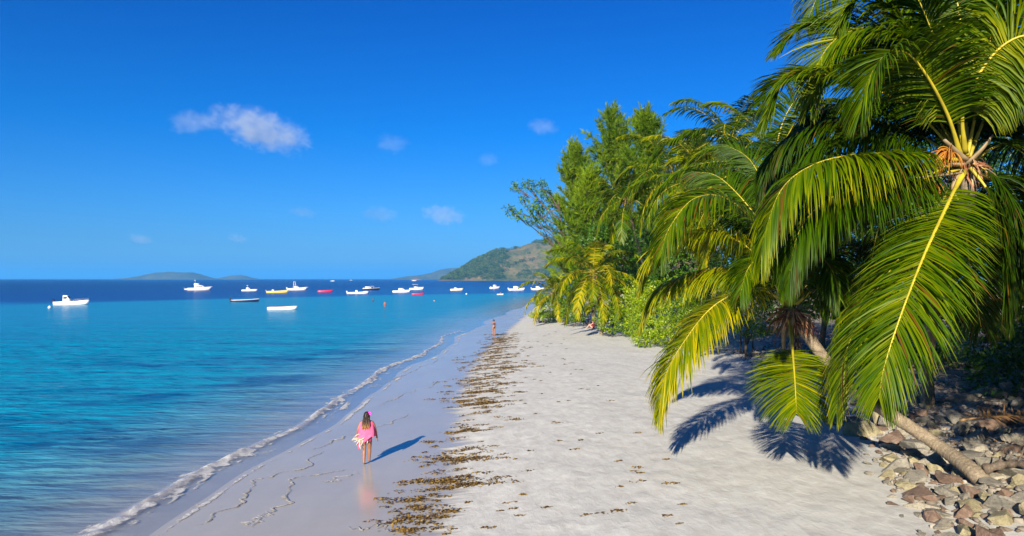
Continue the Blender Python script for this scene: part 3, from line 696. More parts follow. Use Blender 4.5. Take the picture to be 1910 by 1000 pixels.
# ================================================================== LEAFY THINGS
def leaves(c, d, size, rng, per=5, tint=.5, tvar=.16, w_=.42, nfold=True):
    """rosettes of per small folded leaves at points c facing along d"""
    N_ = len(c)*per; C = np.repeat(c, per, 0); D = np.repeat(d, per, 0)
    a = nrm(D*.55+rng.normal(0, .62, (N_, 3))); s = nrm(np.cross(a, D+rng.normal(0, .35, (N_, 3))))
    l = size*rng.uniform(.6, 1.25, N_)[:, None]; C = C+rng.normal(0, size*.35, (N_, 3))
    nn = np.cross(a, s)
    v = np.stack([C, C+a*l*.5+s*l*w_*.5+nn*l*.06, C+a*l, C+a*l*.5-s*l*w_*.5+nn*l*.06], 1).reshape(-1, 3)
    b = np.arange(N_)*4
    f = np.concatenate([np.stack([b, b+1, b+2], 1), np.stack([b, b+2, b+3], 1)])
    t = np.clip((np.repeat(tint, per) if np.ndim(tint) else tint)+rng.normal(0, tvar, N_), .02, 1)
    return v, f, np.repeat(t, 4)
def blob_points(lobes, dens, rng, cut=None):
    out, nor = [], []
    L_ = np.array(lobes, float)
    for i, (x, y, z, rx, ry, rz) in enumerate(L_):
        n = int(dens*4*math.pi*((rx*ry+ry*rz+rx*rz)/3))
        d = nrm(rng.normal(0, 1, (n, 3))); rad = rng.uniform(.80, 1.04, n)**1.0
        lump = 1+.16*np.sin(d[:, 0]*5+i)*np.sin(d[:, 1]*6+2*i)+.10*np.sin(d[:, 2]*9+i)
        p = np.array([x, y, z])+d*np.array([rx, ry, rz])*(rad*lump)[:, None]
        keep = np.ones(n, bool)
        for j, (a, b, c, r1, r2, r3) in enumerate(L_):
            if j != i: keep &= (((p-np.array([a, b, c]))/np.array([r1, r2, r3]))**2).sum(1) > .62
        out.append(p[keep]); nor.append(nrm(d/np.array([rx, ry, rz]))[keep])
    return np.concatenate(out), np.concatenate(nor)
def bush(name, label, cat, lobes, size, dens, seed, tint=.5, mat='bush', group=None, stems=6):
    rng = np.random.default_rng(seed); lobes = [l if len(l) == 6 else (*l[:3], l[3], l[3], l[3]*.85) for l in lobes]
    p, d = blob_points(lobes, dens, rng)
    g = H(p[:, 0], p[:, 1]); k = p[:, 2] > g+.06; p, d = p[k], d[k]
    cx, cy = np.mean([l[0] for l in lobes]), np.mean([l[1] for l in lobes])
    r = root_at(name, (cx, cy, float(H(cx, cy)))); tag(r, label, cat, group)
    tt = tint+.22*(fbm(p[:, 0]*1.1+seed, p[:, 2]*1.1+p[:, 1]*.7, 3)-.5)*2
    v, f, t = leaves(p, nrm(d+np.array([0, 0, .25])), size, rng, 5, tt)
    tag(mobj('foliage', np_mesh('foliage', v, f, {'tint': t}, False, [M[mat]]), r), kind='stuff')
    mb = MB()
    for i in range(stems):
        l = lobes[rng.integers(len(lobes))]; e = np.array(l[:3])+rng.normal(0, .4, 3)*l[3]
        b = np.array([l[0]+rng.normal(0, .3), l[1]+rng.normal(0, .3), float(H(l[0], l[1]))-.1])
        mb.tube(catmull([b, b*.5+e*.5+rng.normal(0, .2, 3), e], 8), np.linspace(.07, .02, 8), 5)
    mobj('branch', mb.mesh('branch', M['bark'], True), r)
    return r
def tree(name, label, cat, base, top, lobes, size, dens, seed, tint=.5, mat='tree', group=None, r0=.22, per=5):
    rng = np.random.default_rng(seed); lobes = [l if len(l) == 6 else (*l[:3], l[3], l[3], l[3]*.8) for l in lobes]
    b = np.array([base[0], base[1], float(H(*base))]); r = root_at(name, b); tag(r, label, cat, group)
    top = np.array(top, float); mid = b*.5+top*.5+rng.normal(0, .3, 3)
    C = catmull([b-np.array([0, 0, .3]), b+np.array([0, 0, .4]), mid, top], 24)
    v, f = tube(C, np.linspace(r0*1.25, r0*.35, 24), 10); mobj('trunk', np_mesh('trunk', v, f, None, True, [M['bark']]), r)
    mb = MB()
    for l in lobes:
        s = C[rng.integers(8, 22)]; e = np.array(l[:3])
        mb.tube(catmull([s, s*.5+e*.5+np.array([0, 0, .3]), e], 9), np.linspace(r0*.5, .03, 9), 6)
        for _ in range(5):
            e2 = e+rng.normal(0, .45, 3)*np.array(l[3:]); mb.tube(catmull([s*.3+e*.7, e*.5+e2*.5+rng.normal(0, .15, 3), e2], 6), np.linspace(r0*.2, .012, 6), 5)
    mobj('limbs', mb.mesh('limbs', M['bark'], True), r)
    p, d = blob_points(lobes, dens, rng); k = p[:, 2] > H(p[:, 0], p[:, 1])+.1; p, d = p[k], d[k]
    tt = tint+.24*(fbm(p[:, 0]*.8+seed, p[:, 2]*.9+p[:, 1]*.5, 3)-.5)*2
    v, f, t = leaves(p, d, size, rng, per, tt)
    tag(mobj('crown', np_mesh('crown', v, f, {'tint': t}, False, [M[mat]]), r), kind='stuff')
    return r
def lobes_px(L_):        # (u, v, Y, radius in px) -> world lobes
    o = []
    for q in L_:
        c = at(q[0], q[1], q[2]); r = q[3]/FPX*q[2]
        o.append((c[0], c[1], c[2], r, r*.8, r*(q[4] if len(q) > 4 else .9)))
    return o
bush('beach_bush', 'light green bush at the far tip of the green wall', 'bush',
     lobes_px([(1030, 572, 92, 24), (1052, 560, 93, 26), (1022, 590, 90, 15, .6), (1010, 560, 96, 14)]), .26, 16, 41, .5, group='bushes along the beach')
bush('beach_bush', 'small yellow-green clump creeping onto the sand at the far end of the bushes', 'bush',
     lobes_px([(996, 588, 92, 9, .5), (1006, 586, 91, 9, .7)]), .25, 18, 42, .85, group='bushes along the beach')
bush('beach_bush', 'dark green bush with bare red-brown base under the short yellowing palm', 'bush',
     lobes_px([(1070, 580, 80, 26, .8), (1092, 560, 82, 24), (1060, 555, 84, 26)]), .24, 15, 43, .33, group='bushes along the beach')
bush('beach_bush', 'rounded bright green bush beside the dark gap with the seated person', 'bush',
     lobes_px([(1150, 568, 67, 38), (1143, 597, 65, 30, .8), (1172, 545, 68, 38), (1185, 598, 64, 34, .8), (1130, 560, 69, 24)]), .20, 20, 44, .55, group='bushes along the beach')
bush('beach_bush', 'yellow-green bush spreading lowest onto the sand left of the leaning palm', 'bush',
     lobes_px([(1215, 600, 57, 42, .8), (1240, 565, 58, 48), (1203, 630, 55, 28, .5), (1262, 618, 54, 42, .65), (1200, 560, 60, 38)]), .18, 24, 45, .66, group='bushes along the beach')
bush('beach_bush', 'bright green bush behind the hanging tip of the lit frond', 'bush',
     lobes_px([(1300, 590, 52, 46), (1330, 560, 54, 48), (1310, 630, 50, 32, .6), (1290, 545, 56, 40)]), .17, 24, 46, .55, group='bushes along the beach')
bush('beach_bush', 'low dark green bush behind the red-brown fibres of the leaning palm', 'bush',
     lobes_px([(1400, 605, 48, 42, .6), (1440, 590, 47, 44, .8), (1390, 560, 50, 46)]), .17, 22, 47, .40, group='bushes along the beach')
tree('broadleaf_tree', 'leafy green tree filling the gap above the rounded bright green bush', 'tree', (10.2, 74), at(1165, 470, 74),
     lobes_px([(1165, 500, 72, 46), (1130, 455, 76, 42), (1200, 460, 74, 44), (1180, 530, 70, 40), (1120, 505, 78, 34)]), .28, 11, 51, .5, group='broadleaf trees of the beach wood')
tree('broadleaf_tree', 'leafy dark green tree behind the long arching fronds, left of the leaning palm', 'tree', (14.0, 56), at(1290, 460, 58),
     lobes_px([(1260, 500, 58, 60), (1320, 470, 58, 66), (1240, 430, 62, 54), (1340, 540, 54, 56), (1390, 440, 58, 60)]), .24, 11, 52, .38, group='broadleaf trees of the beach wood')
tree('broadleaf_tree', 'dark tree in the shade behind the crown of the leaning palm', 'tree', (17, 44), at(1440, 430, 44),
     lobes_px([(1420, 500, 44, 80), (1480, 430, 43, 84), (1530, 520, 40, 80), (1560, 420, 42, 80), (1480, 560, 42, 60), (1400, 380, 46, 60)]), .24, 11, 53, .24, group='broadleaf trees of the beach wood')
# leafy branch tree leaning out over the water
tree('broadleaf_tree', 'open-branched tree reaching out leftwards over the water from the feathery trees', 'tree', (8.6, 90), at(1040, 370, 84),
     [l for l in lobes_px([(962, 350, 84, 11, .7), (985, 345, 84, 12, .7), (948, 390, 84, 10, .7), (968, 400, 84, 12, .8), (995, 385, 84, 14, .8), (1010, 350, 84, 14), (990, 412, 84, 9), (1012, 405, 85, 12), (1022, 380, 86, 16), (975, 372, 85, 8)])],
     .34, 6.5, 54, .6, group='broadleaf trees of the beach wood', r0=.16, per=5)
# casuarinas ----------------------------------------------------------------
def casuarina(label, base, htop, rmax, seed, tint=.5, zlo=1.5, nb=78, lean=0):
    rng = np.random.default_rng(seed); b = np.array([base[0], base[1], float(H(*base))]); r = root_at('casuarina_tree', b)
    tag(r, label, 'tree', 'feathery casuarina trees')
    n = 30; s = np.linspace(0, 1, n); C = np.stack([b[0]+lean*s**1.5+.25*np.sin(s*5+seed), b[1]+.2*np.sin(s*4), b[2]+s*(htop-b[2])*.96], 1)
    v, f = tube(C, np.linspace(.28, .03, n), 8); mobj('trunk', np_mesh('trunk', v, f, None, True, [M['bark']]), r)
    mb = MB(); cen, dirs = [], []
    for i in range(nb):
        t = zlo/(htop)+(1-zlo/htop)*(i+rng.random())/nb; t = min(t, .985)
        p0 = C[int(t*(n-1))]; az = i*2.4+rng.normal(0, .3)
        prof = np.interp(t, [0, .25, .55, .8, 1], [.75, 1, .95, .74, .36])
        L = rmax*prof*rng.uniform(.55, 1.18); el = R(rng.uniform(8, 42))+.85*t**2
        h = np.array([math.cos(az)*math.cos(el), math.sin(az)*math.cos(el), math.sin(el)]); P = [p0]
        for j in range(6): h = nrm(h+np.array([0, 0, rng.uniform(-.02, .13)])+rng.normal(0, .07, 3)); P.append(P[-1]+h*L/6)
        P = np.array(P); mb.tube(P, np.linspace(.05, .012, 7), 4)
        k = int(34*L/ rmax)+14
        for q in range(k):
            g = rng.uniform(.18, 1.0); x = g*6; i0 = min(int(x), 5); pp = P[i0]+(P[i0+1]-P[i0])*(x-i0)
            sp = nrm(nrm(P[i0+1]-P[i0])*.6+rng.normal(0, .55, 3)+np.array([0, 0, .35])); sl = rng.uniform(.3, .95)*(1.15-g*.5)
            cen.append((pp, sp, sl))
        for q in range(4): cen.append((P[-1], nrm(h+rng.normal(0, .2, 3)), rng.uniform(.5, 1.1)))
    for q in range(9):        # ragged upright leaders around the top
        t0 = rng.uniform(.62, .95); p0 = C[int(t0*(n-1))]; az = rng.uniform(0, 6.28); top_ = np.array([p0[0]+math.cos(az)*rmax*.34, p0[1]+math.sin(az)*rmax*.3, min(p0[2]+rng.uniform(2.0, 5.5), C[-1][2]-rng.uniform(-.3, 1.5))])
        PP = catmull([p0, p0*.6+top_*.4+np.array([math.cos(az)*.5, 0, 0]), top_], 8); mb.tube(PP, np.linspace(.05, .012, 8), 4)
        for w2 in range(70):
            g = rng.uniform(.1, 1)*6.99; pp = PP[int(g)]; cen.append((pp, nrm(np.array([0, 0, 1.])+rng.normal(0, .55, 3)), rng.uniform(.3, 1.0)*(1.2-g*.08)))
    for q in range(30):
        cen.append((C[-1]+rng.normal(0, .12, 3)-np.array([0, 0, q*.06]), nrm(np.array([0, 0, 1.])+rng.normal(0, .35, 3)), rng.uniform(.5, 1.2)))
    mobj('limbs', mb.mesh('limbs', M['bark'], True), r)
    A = np.array([c[0] for c in cen]); D = np.array([c[1] for c in cen]); S = np.array([c[2] for c in cen])
    per = 9; N_ = len(A)*per; g = rng.random(N_)[:, None]
    a = np.repeat(A, per, 0)+np.repeat(D, per, 0)*np.repeat(S, per)[:, None]*g
    nd = nrm(np.repeat(D, per, 0)*.9+rng.normal(0, .38, (N_, 3))+np.array([0, 0, .06])); ln = rng.uniform(.3, .62, N_)[:, None]
    sd_ = nrm(np.cross(nd, rng.normal(0, 1, (N_, 3))))*rng.uniform(.022, .045, N_)[:, None]
    v = np.stack([a-sd_, a+sd_, a+nd*ln+sd_*.3, a+nd*ln-sd_*.3], 1).reshape(-1, 3); f = np.arange(N_*4).reshape(-1, 4)
    cl = fbm(A[:, 0]*.7+seed, A[:, 2]*.7+A[:, 1]*.6, 3)
    t = np.clip(np.repeat(tint+(cl-.5)*.6, per)+rng.normal(0, .13, N_), .02, 1)
    tag(mobj('crown', np_mesh('crown', v, f, {'tint': np.repeat(t, 4)}, False, [M['needle']]), r), kind='stuff')
def htop(v, Y): return float(at(955, v, Y)[2])
casuarina('leftmost feathery casuarina, broad and bright green, behind the far bushes', (8.4, 88), htop(282, 88), 5.4, 61, .62, zlo=3, nb=110, lean=-1.0)
casuarina('feathery casuarina with the ragged twin-tipped top, second from the left', (11.3, 82), htop(208, 82), 5.0, 62, .5, zlo=4, nb=104)
casuarina('tall feathery casuarina with the sharp leaning tip, rising behind the flowering palm', (14.2, 76), htop(203, 76), 4.2, 63, .52, zlo=4, nb=100, lean=-.3)
casuarina('lower feathery casuarina filling between the leftmost one and the twin-tipped one', (8.6, 80), htop(330, 80), 4.4, 64, .58, zlo=3, nb=90)
casuarina('feathery casuarina partly hidden behind the tall drooping palm crowns', (18.5, 74), htop(262, 74), 4.2, 65, .42, zlo=4, nb=84)
# the dark wood at the right, mostly shaded by its neighbours ----------------
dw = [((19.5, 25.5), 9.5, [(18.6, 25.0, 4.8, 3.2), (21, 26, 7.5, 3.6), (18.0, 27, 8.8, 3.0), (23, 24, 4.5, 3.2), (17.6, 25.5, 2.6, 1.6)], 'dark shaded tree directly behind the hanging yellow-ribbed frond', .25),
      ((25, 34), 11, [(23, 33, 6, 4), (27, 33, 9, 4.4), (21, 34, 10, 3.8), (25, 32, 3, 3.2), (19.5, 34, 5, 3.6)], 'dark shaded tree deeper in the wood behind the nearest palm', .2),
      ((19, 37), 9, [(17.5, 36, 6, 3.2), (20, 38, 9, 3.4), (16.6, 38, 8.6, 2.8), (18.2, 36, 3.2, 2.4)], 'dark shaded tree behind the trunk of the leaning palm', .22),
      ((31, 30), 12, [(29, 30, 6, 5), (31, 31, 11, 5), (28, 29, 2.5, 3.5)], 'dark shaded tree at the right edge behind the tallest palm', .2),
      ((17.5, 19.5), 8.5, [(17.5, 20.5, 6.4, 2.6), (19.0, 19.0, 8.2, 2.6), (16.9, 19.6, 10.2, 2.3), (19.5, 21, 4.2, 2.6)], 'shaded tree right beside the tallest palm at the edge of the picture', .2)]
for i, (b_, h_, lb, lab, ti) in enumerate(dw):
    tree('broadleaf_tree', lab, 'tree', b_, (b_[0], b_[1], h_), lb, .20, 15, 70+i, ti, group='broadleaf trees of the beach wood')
# the same wood goes on to the right of the viewpoint and shades the hollow between the rocks and the dark trees
sw = [((10.6, 6.4), 10.5, [(9.9, 7.4, 8.0, 2.2), (11.8, 6.2, 9.0, 2.8), (10.2, 5.0, 10.6, 2.4), (12.6, 8.2, 8.4, 2.3)], 'tree nearest the viewpoint at the right of the beach'),
      ((15.6, 8.0), 11, [(15.0, 8.4, 7.4, 2.9), (17.2, 8.0, 9.4, 3.2), (14.6, 6.2, 10.6, 2.8), (14.8, 9.6, 5.0, 2.2)], 'tree standing beside the rocks to the right of the beach'),
      ((17.5, 13.0), 10, [(17.0, 12.2, 5.6, 2.9), (18.6, 13.2, 8.2, 3.4), (16.6, 12.8, 9.6, 2.6), (19, 14, 4, 3)], 'tree behind the rocks to the right of the tallest palm'),
      ((13.2, 2.6), 12, [(12.4, 2.8, 10.6, 2.8), (14.6, 2.2, 11.4, 3.2), (11.2, 1.6, 12.4, 2.6)], 'tall tree behind the viewpoint at the right of the beach')]
for i, (b_, h_, lb, lab) in enumerate(sw):
    tree('broadleaf_tree', lab, 'tree', b_, (b_[0], b_[1], h_), lb, .24, 11, 80+i, .35, group='broadleaf trees of the beach wood')
# leaf litter in the shade
def litter():
    rng = np.random.default_rng(9); n = 9000; Y = rng.uniform(17, 60, n); X = xrock(Y)+.6+rng.gamma(2., 2.2, n)
    a = rng.uniform(0, 6.28, n); l = rng.uniform(.05, .16, n)[:, None]; c = np.stack([X, Y, H(X, Y)+.02], 1)
    d = np.stack([np.cos(a), np.sin(a), rng.uniform(-.1, .4, n)], 1); s = np.stack([-np.sin(a), np.cos(a), rng.uniform(-.3, .3, n)], 1)
    v = np.stack([c-d*l*.5, c+s*l*.25+[0, 0, .02], c+d*l*.5, c-s*l*.25+[0, 0, .01]], 1).reshape(-1, 3)
    return np_mesh('leaf_litter', v, np.arange(4*n).reshape(-1, 4), {'tint': np.repeat(rng.random(n), 4)}, False, [M['palm_dead']])
tag(mobj('leaf_litter', litter()), 'brown fallen leaves lying in the shade under the trees', kind='stuff')
#@@PART3
settle()
# ================================================================== ROCKS
def rock_mat(name, a, b, c):
    t = NT(name); co = t.coords(); n1 = t.noise(co, 2.2, 6, .62, .5); n2 = t.noise(co, 14, 5, .65)
    col = t.ramp(n1, [(.28, a), (.52, b), (.72, c)])
    col = t.mix(t.math('MULTIPLY', t.ramp(n2, [(.5, (0, 0, 0)), (.68, (1, 1, 1))]), .5), col, tuple(x*.4 for x in a))
    p = t.n('BsdfPrincipled', i_Base_Color=col, i_Roughness=.85)
    t.t.links.new(t.bump(t.math('ADD', n2, n1), .8, .05), p.inputs['Normal']); return t.done(p.outputs[0])
RM = [('grey', rock_mat('rock_grey', (.13, .12, .095), (.21, .195, .155), (.31, .285, .23))),
      ('pale', rock_mat('rock_pale', (.20, .18, .135), (.31, .28, .21), (.41, .38, .29))),
      ('reddish', rock_mat('rock_red', (.11, .07, .045), (.175, .115, .08), (.28, .215, .155))),
      ('olive tan', rock_mat('rock_olive', (.17, .155, .08), (.30, .26, .15), (.40, .36, .22)))]
def rock_mesh(seed, mat):
    import bmesh
    rng = np.random.default_rng(seed); bm = bmesh.new()
    n = 6+seed % 4
    pts = nrm(rng.normal(0, 1, (n*2, 3)))*np.array([.56, .42, .27])*rng.uniform(.7, 1.15, (n*2, 1))
    for p in pts: bm.verts.new(p)
    r = bmesh.ops.convex_hull(bm, input=list(bm.verts)); bmesh.ops.delete(bm, geom=[g for g in r['geom_interior'] if isinstance(g, bmesh.types.BMVert)], context='VERTS')
    bmesh.ops.dissolve_limit(bm, angle_limit=R(8), verts=bm.verts[:], edges=bm.edges[:])
    bmesh.ops.bevel(bm, geom=bm.edges[:], offset=.012, segments=1, affect='EDGES', clamp_overlap=True)
    me = bpy.data.meshes.new('rock'); bm.to_mesh(me); bm.free(); me.materials.append(mat); return me
RMesh = [[rock_mesh(s*7+k, RM[k][1]) for s in range(7)] for k in range(4)]
def place_rock(x, y, size, k, where, flat=1., z=None, rng=None):
    o = bpy.data.objects.new('rock', RMesh[k][rng.integers(7)]); link(o)
    o.scale = (size*rng.uniform(.9, 1.25), size*rng.uniform(.75, 1.05), size*flat*rng.uniform(.8, 1.25))
    o.rotation_euler = (rng.normal(0, .28), rng.normal(0, .28), rng.uniform(0, 6.28))
    o.location = (x, y, (float(H(x, y)) if z is None else z)+size*flat*.07)
    sz = 'pebble-sized' if size < .24 else 'small' if size < .33 else 'middling' if size < .5 else 'large' if size < .72 else 'very large'
    dm = [max(v.co[a] for v in o.data.vertices)-min(v.co[a] for v in o.data.vertices) for a in range(3)]; dm = [dm[a]*o.scale[a] for a in range(3)]
    hz = dm[2]/max(dm[0], dm[1]); el = max(dm[0], dm[1])/min(dm[0], dm[1])
    shp = 'flat slab-like' if hz < .42 else 'blocky' if hz > .68 else 'angular'
    shp = ('long '+shp) if el > 1.6 else shp
    px_ = 955+FPX*x/y; side = '' if 'loose' in where or 'bank' in where else (', towards its sand side' if px_ < 1690 else ', near its middle' if px_ < 1800 else ', towards the picture edge')
    lb_ = f'{sz} {shp} {RM[k][0]} rock {where}{side}'
    if len(lb_.split()) > 15: lb_ = lb_.replace('flat slab-like', 'flat').replace(' towards its', ' on').replace(' towards the', ' at').replace(' of the heap', '')
    tag(o, lb_, 'rock', 'rocks heaped beside the beach'); return o
rr_ = np.random.default_rng(17); placed = []
def try_rocks(n, yr, er, smin, smax, where_f, kp, gap=.62):
    c = 0
    for _ in range(n*30):
        if c >= n: break
        y = rr_.uniform(*yr); e = rr_.uniform(*er); x = xrock(y)+e
        size = rr_.uniform(smin, smax)*(1 if rr_.random() > .15 else 1.35)
        if any((x-a)**2+(y-b)**2 < ((size+s)*.5*gap)**2 for a, b, s in placed): continue
        placed.append((x, y, size)); c += 1
        place_rock(x, y, size, int(rr_.choice(4, p=kp)), where_f(x, y, e), rr_.uniform(.75, 1.25), rng=rr_)
def wf(x, y, e):
    u = 955+FPX*x/y
    if e < .6: return 'in the outermost row of the heap'
    if y < 17: return 'in the bottom corner of the heap'
    if y < 20.5: return 'before the leaning palm trunk' if u < 1830 else 'beside the leaning trunk foot'
    return 'behind the leaning palm trunk'
KP = [.36, .28, .22, .14]
try_rocks(74, (13.4, 19.5), (-.1, 4.2), .48, .85, wf, KP, .56)
try_rocks(56, (19.5, 27), (-.1, 6.0), .5, 1.0, wf, [.42, .2, .24, .14], .7)
try_rocks(70, (13.4, 20), (.2, 4.0), .24, .40, wf, KP, .42)
try_rocks(20, (13.8, 22), (-.5, .3), .16, .30, lambda *a: 'lying loose on sand off the heap', KP, .7)
try_rocks(46, (36, 50), (-.6, 4.2), .22, .55, lambda *a: 'on the sunlit bank behind the hanging frond', [.25, .6, .1, .05], .7)
def rubble():
    rng = np.random.default_rng(23); n = 2600; Y = rng.uniform(13.2, 30, n); X = xrock(Y)+rng.uniform(-.1, 6.5, n)
    Y[2000:] = rng.uniform(36, 52, 600); X[2000:] = xrock(Y[2000:])+rng.uniform(-.6, 4, 600)
    me = RMesh[0][0]; bv = [np.array([v.co[:] for v in RMesh[0][q].vertices]) for q in range(3)]; mb = MB()
    bf = [[np.array([list(p.vertices)]) for p in RMesh[0][q].polygons] for q in range(3)]
    pk = []
    for q in range(3):
        d = {}
        for p in RMesh[0][q].polygons: d.setdefault(len(p.vertices), []).append(list(p.vertices))
        pk.append({k: np.array(x) for k, x in d.items()})
    for i in range(n):
        q = i % 3; a = rng.uniform(0, 6.28); c_, s_ = math.cos(a), math.sin(a); sc = rng.uniform(.12, .26)
        v = bv[q]*sc*[1, 1, 1.1] @ np.array([[c_, s_, 0], [-s_, c_, 0], [0, 0, 1]])+[X[i], Y[i], 0]
        mb.add(v+[0, 0, float(H(X[i], Y[i]))+sc*.1], list(pk[q].values()), rng.random())
    m_ = leaf_mat('rubble_stone', [(0, (.11, .08, .06)), (.4, (.20, .175, .14)), (1, (.36, .33, .27))], .85, 0, .3)
    return mb.mesh('rubble', m_)
tag(mobj('rubble', rubble()), 'small broken stones filling the gaps between the rocks', kind='stuff')
b_ = np.array([14.9, 21.9]); o = place_rock(b_[0], b_[1], 1.1, 2, 'at the right edge in the dark under the trees', 1.0, rng=rr_); o['label'] = 'big smooth reddish boulder at the right edge in the dark under the trees'
fr_root = root_at('fallen_frond', (13.0, 18.6, float(H(13.0, 18.6)))); ROOTS.remove(fr_root)
tag(fr_root, 'dry brown palm frond fallen across the shaded rocks at the right edge', 'palm frond')
f_ = frond(fr_root, [np.array(p)-np.array(fr_root.location) for p in ([11.6, 19.2, 2.35], [12.3, 18.9, 2.5], [13.1, 18.7, 2.55], [14.1, 18.9, 2.6])], L=.7, n=50, dead=True, tint=.7, droop=.25)
f_.name = 'midrib'
def driftwood(pix, r, label):
    P = [G(u, v)+np.array([0, 0, h]) for u, v, h in pix]; C = catmull(P, 20); mb = MB()
    mb.tube(C-C[0], r*(1+.2*np.sin(np.arange(20)*1.3))*np.linspace(1.1, .5, 20), 8)
    for i in (5, 9, 13): mb.tube(np.array([C[i]-C[0], C[i]-C[0]+[.1, -.05, .25], C[i]-C[0]+[.25, .1, .4]]), np.array([.03, .02, .01]), 5)
    o = mobj('driftwood', mb.mesh('driftwood', M['bark'], True), None, tuple(C[0])); tag(o, label, 'driftwood')
driftwood([(1835, 905, .35), (1875, 900, .4), (1925, 905, .45)], .11, 'rough brown log wedged between the rocks at the right edge')

# ================================================================== FAR LAND
def land_mat(name, stops, hazef=None):
    t = NT(name); geo = t.n('NewGeometry').outputs['Position']
    def nz(sc, s, d=5, r=.6):
        m_ = t.n('Mapping'); t.t.links.new(geo, m_.inputs[0]); m_.inputs['Scale'].default_value = sc; return t.noise(m_.outputs[0], s, d, r, .4)
    a = nz((1, .5, 1.4), .018); b = nz((1, 1, 1), .09, 6, .7)
    col = t.ramp(t.math('ADD', t.math('MULTIPLY', a, .55), t.math('MULTIPLY', b, .45)), stops)
    p = t.n('BsdfPrincipled', i_Base_Color=col, i_Roughness=.9)
    t.t.links.new(t.bump(b, 1, 8), p.inputs['Normal']); return t.done(p.outputs[0])
def far_land(name, sil, y0, y1, ymax, mat, bumps, step, blobs=0, seed=1, bmat=None):
    U = np.array([q[0] for q in sil], float); Z = np.array([at(955, q[1], y1)[2]-0 for q in sil])
    X0, X1 = (U[0]-955)/FPX*y1, (U[-1]-955)/FPX*y1
    xs_ = np.arange(X0-step, X1+step, step); ys_ = np.arange(y0, ymax, step)
    xr = (U-955)/FPX*y1
    def zf(X, Y):
        r = np.clip(np.interp(X, xr, Z, left=-4, right=Z[-1]), -4, None)
        t = np.clip((Y-y0)/(y1-y0), 0, 1); u = np.clip((Y-y1)/(ymax-y1), 0, 1)
        sh = (1-(1-t)**1.55)*(1-u**2)
        return r*sh+(fbm(X/(step*7)+seed, Y/(step*7), 4)-.5)*bumps*np.clip(r*sh/12, 0, 1)*2-1.0
    o = mobj(name, grid_mesh(name, xs_, ys_, zf, None, [mat])); tag(o, kind='structure')
    if blobs:
        rng = np.random.default_rng(seed); X = rng.uniform(X0, X1, blobs*3); Y = y0+(y1+20-y0)*rng.random(blobs*3); z = zf(X, Y)
        cov = fbm(X/55+3, Y/90, 4); left = sstep(X0+260, X0+90, X)
        k = (z > 3)&((cov+.22*left+rng.normal(0, .05, len(X))) > .50); X, Y, z = X[k][:blobs], Y[k][:blobs], z[k][:blobs]; n = len(X)
        c = np.stack([X, Y, z], 1); per = 26; d = nrm(rng.normal(0, 1, (n*per, 3))+[0, 0, .35]); s = np.repeat(rng.uniform(2.6, 6.5, n), per)[:, None]
        p = np.repeat(c, per, 0)+d*s*[1, 1, .85]+np.array([0, 0, .55])*s
        a = nrm(d+rng.normal(0, .6, d.shape)); b = nrm(np.cross(a, rng.normal(0, 1, a.shape))); l = s*.55
        v = np.stack([p-a*l*.5, p+b*l*.4, p+a*l*.5, p-b*l*.4], 1).reshape(-1, 3)
        tt = np.repeat(np.repeat(np.clip(.45+rng.normal(0, .2, n), .05, 1), per)+rng.normal(0, .08, n*per), 4)
        tag(mobj('hill_forest', np_mesh('hill_forest', v, np.arange(4*n*per).reshape(-1, 4), {'tint': np.clip(tt, 0, 1)}, False, [bmat])), 'trees covering the headland across the bay', kind='stuff')
hill_m = land_mat('headland_ground', [(.36, (.025, .050, .008)), (.46, (.085, .10, .018)), (.55, (.17, .135, .04)), (.63, (.24, .14, .10)), (.70, (.11, .10, .03))])
hill_leaf = leaf_mat('headland_leaf', [(0, (.02, .05, .012)), (.5, (.055, .10, .02)), (1, (.14, .16, .035))], .8, .1, .1)
far_land('headland', [(826, 523), (836, 517), (850, 508), (866, 498), (885, 487), (903, 478), (918, 470), (934, 465), (950, 464), (972, 461), (988, 455), (1003, 450), (1030, 446), (1070, 442), (1150, 436), (1300, 440)],
         2150, 2450, 2700, hill_m, 7, 6, 5200, 4, hill_leaf)
blue_m = land_mat('far_land_ground', [(.4, (.04, .075, .05)), (.6, (.10, .115, .075))])
far_land('distant_headland', [(722, 521.5), (742, 519.5), (765, 516), (785, 513), (805, 509), (820, 504), (832, 501), (850, 499), (880, 498), (1000, 500)], 5200, 5600, 6000, blue_m, 8, 16, seed=7)
far_land('island', [(228, 521), (245, 518), (262, 516), (275, 512), (290, 508.5), (305, 508), (318, 506.5), (330, 508.5), (345, 508), (356, 507.5), (368, 512), (380, 516), (392, 520), (398, 522)], 6000, 6300, 6600, blue_m, 8, 12, seed=9)
far_land('island', [(402, 521), (418, 517), (432, 514), (448, 512.5), (458, 515), (468, 519), (476, 522)], 6800, 7000, 7300, blue_m, 7, 12, seed=12)
far_land('rocky_islet', [(762, 523), (768, 520.5), (776, 519), (783, 520), (790, 523)], 3200, 3225, 3250, land_mat('islet_rock', [(.4, (.22, .11, .09)), (.6, (.34, .2, .16))]), 2, 3, seed=15)

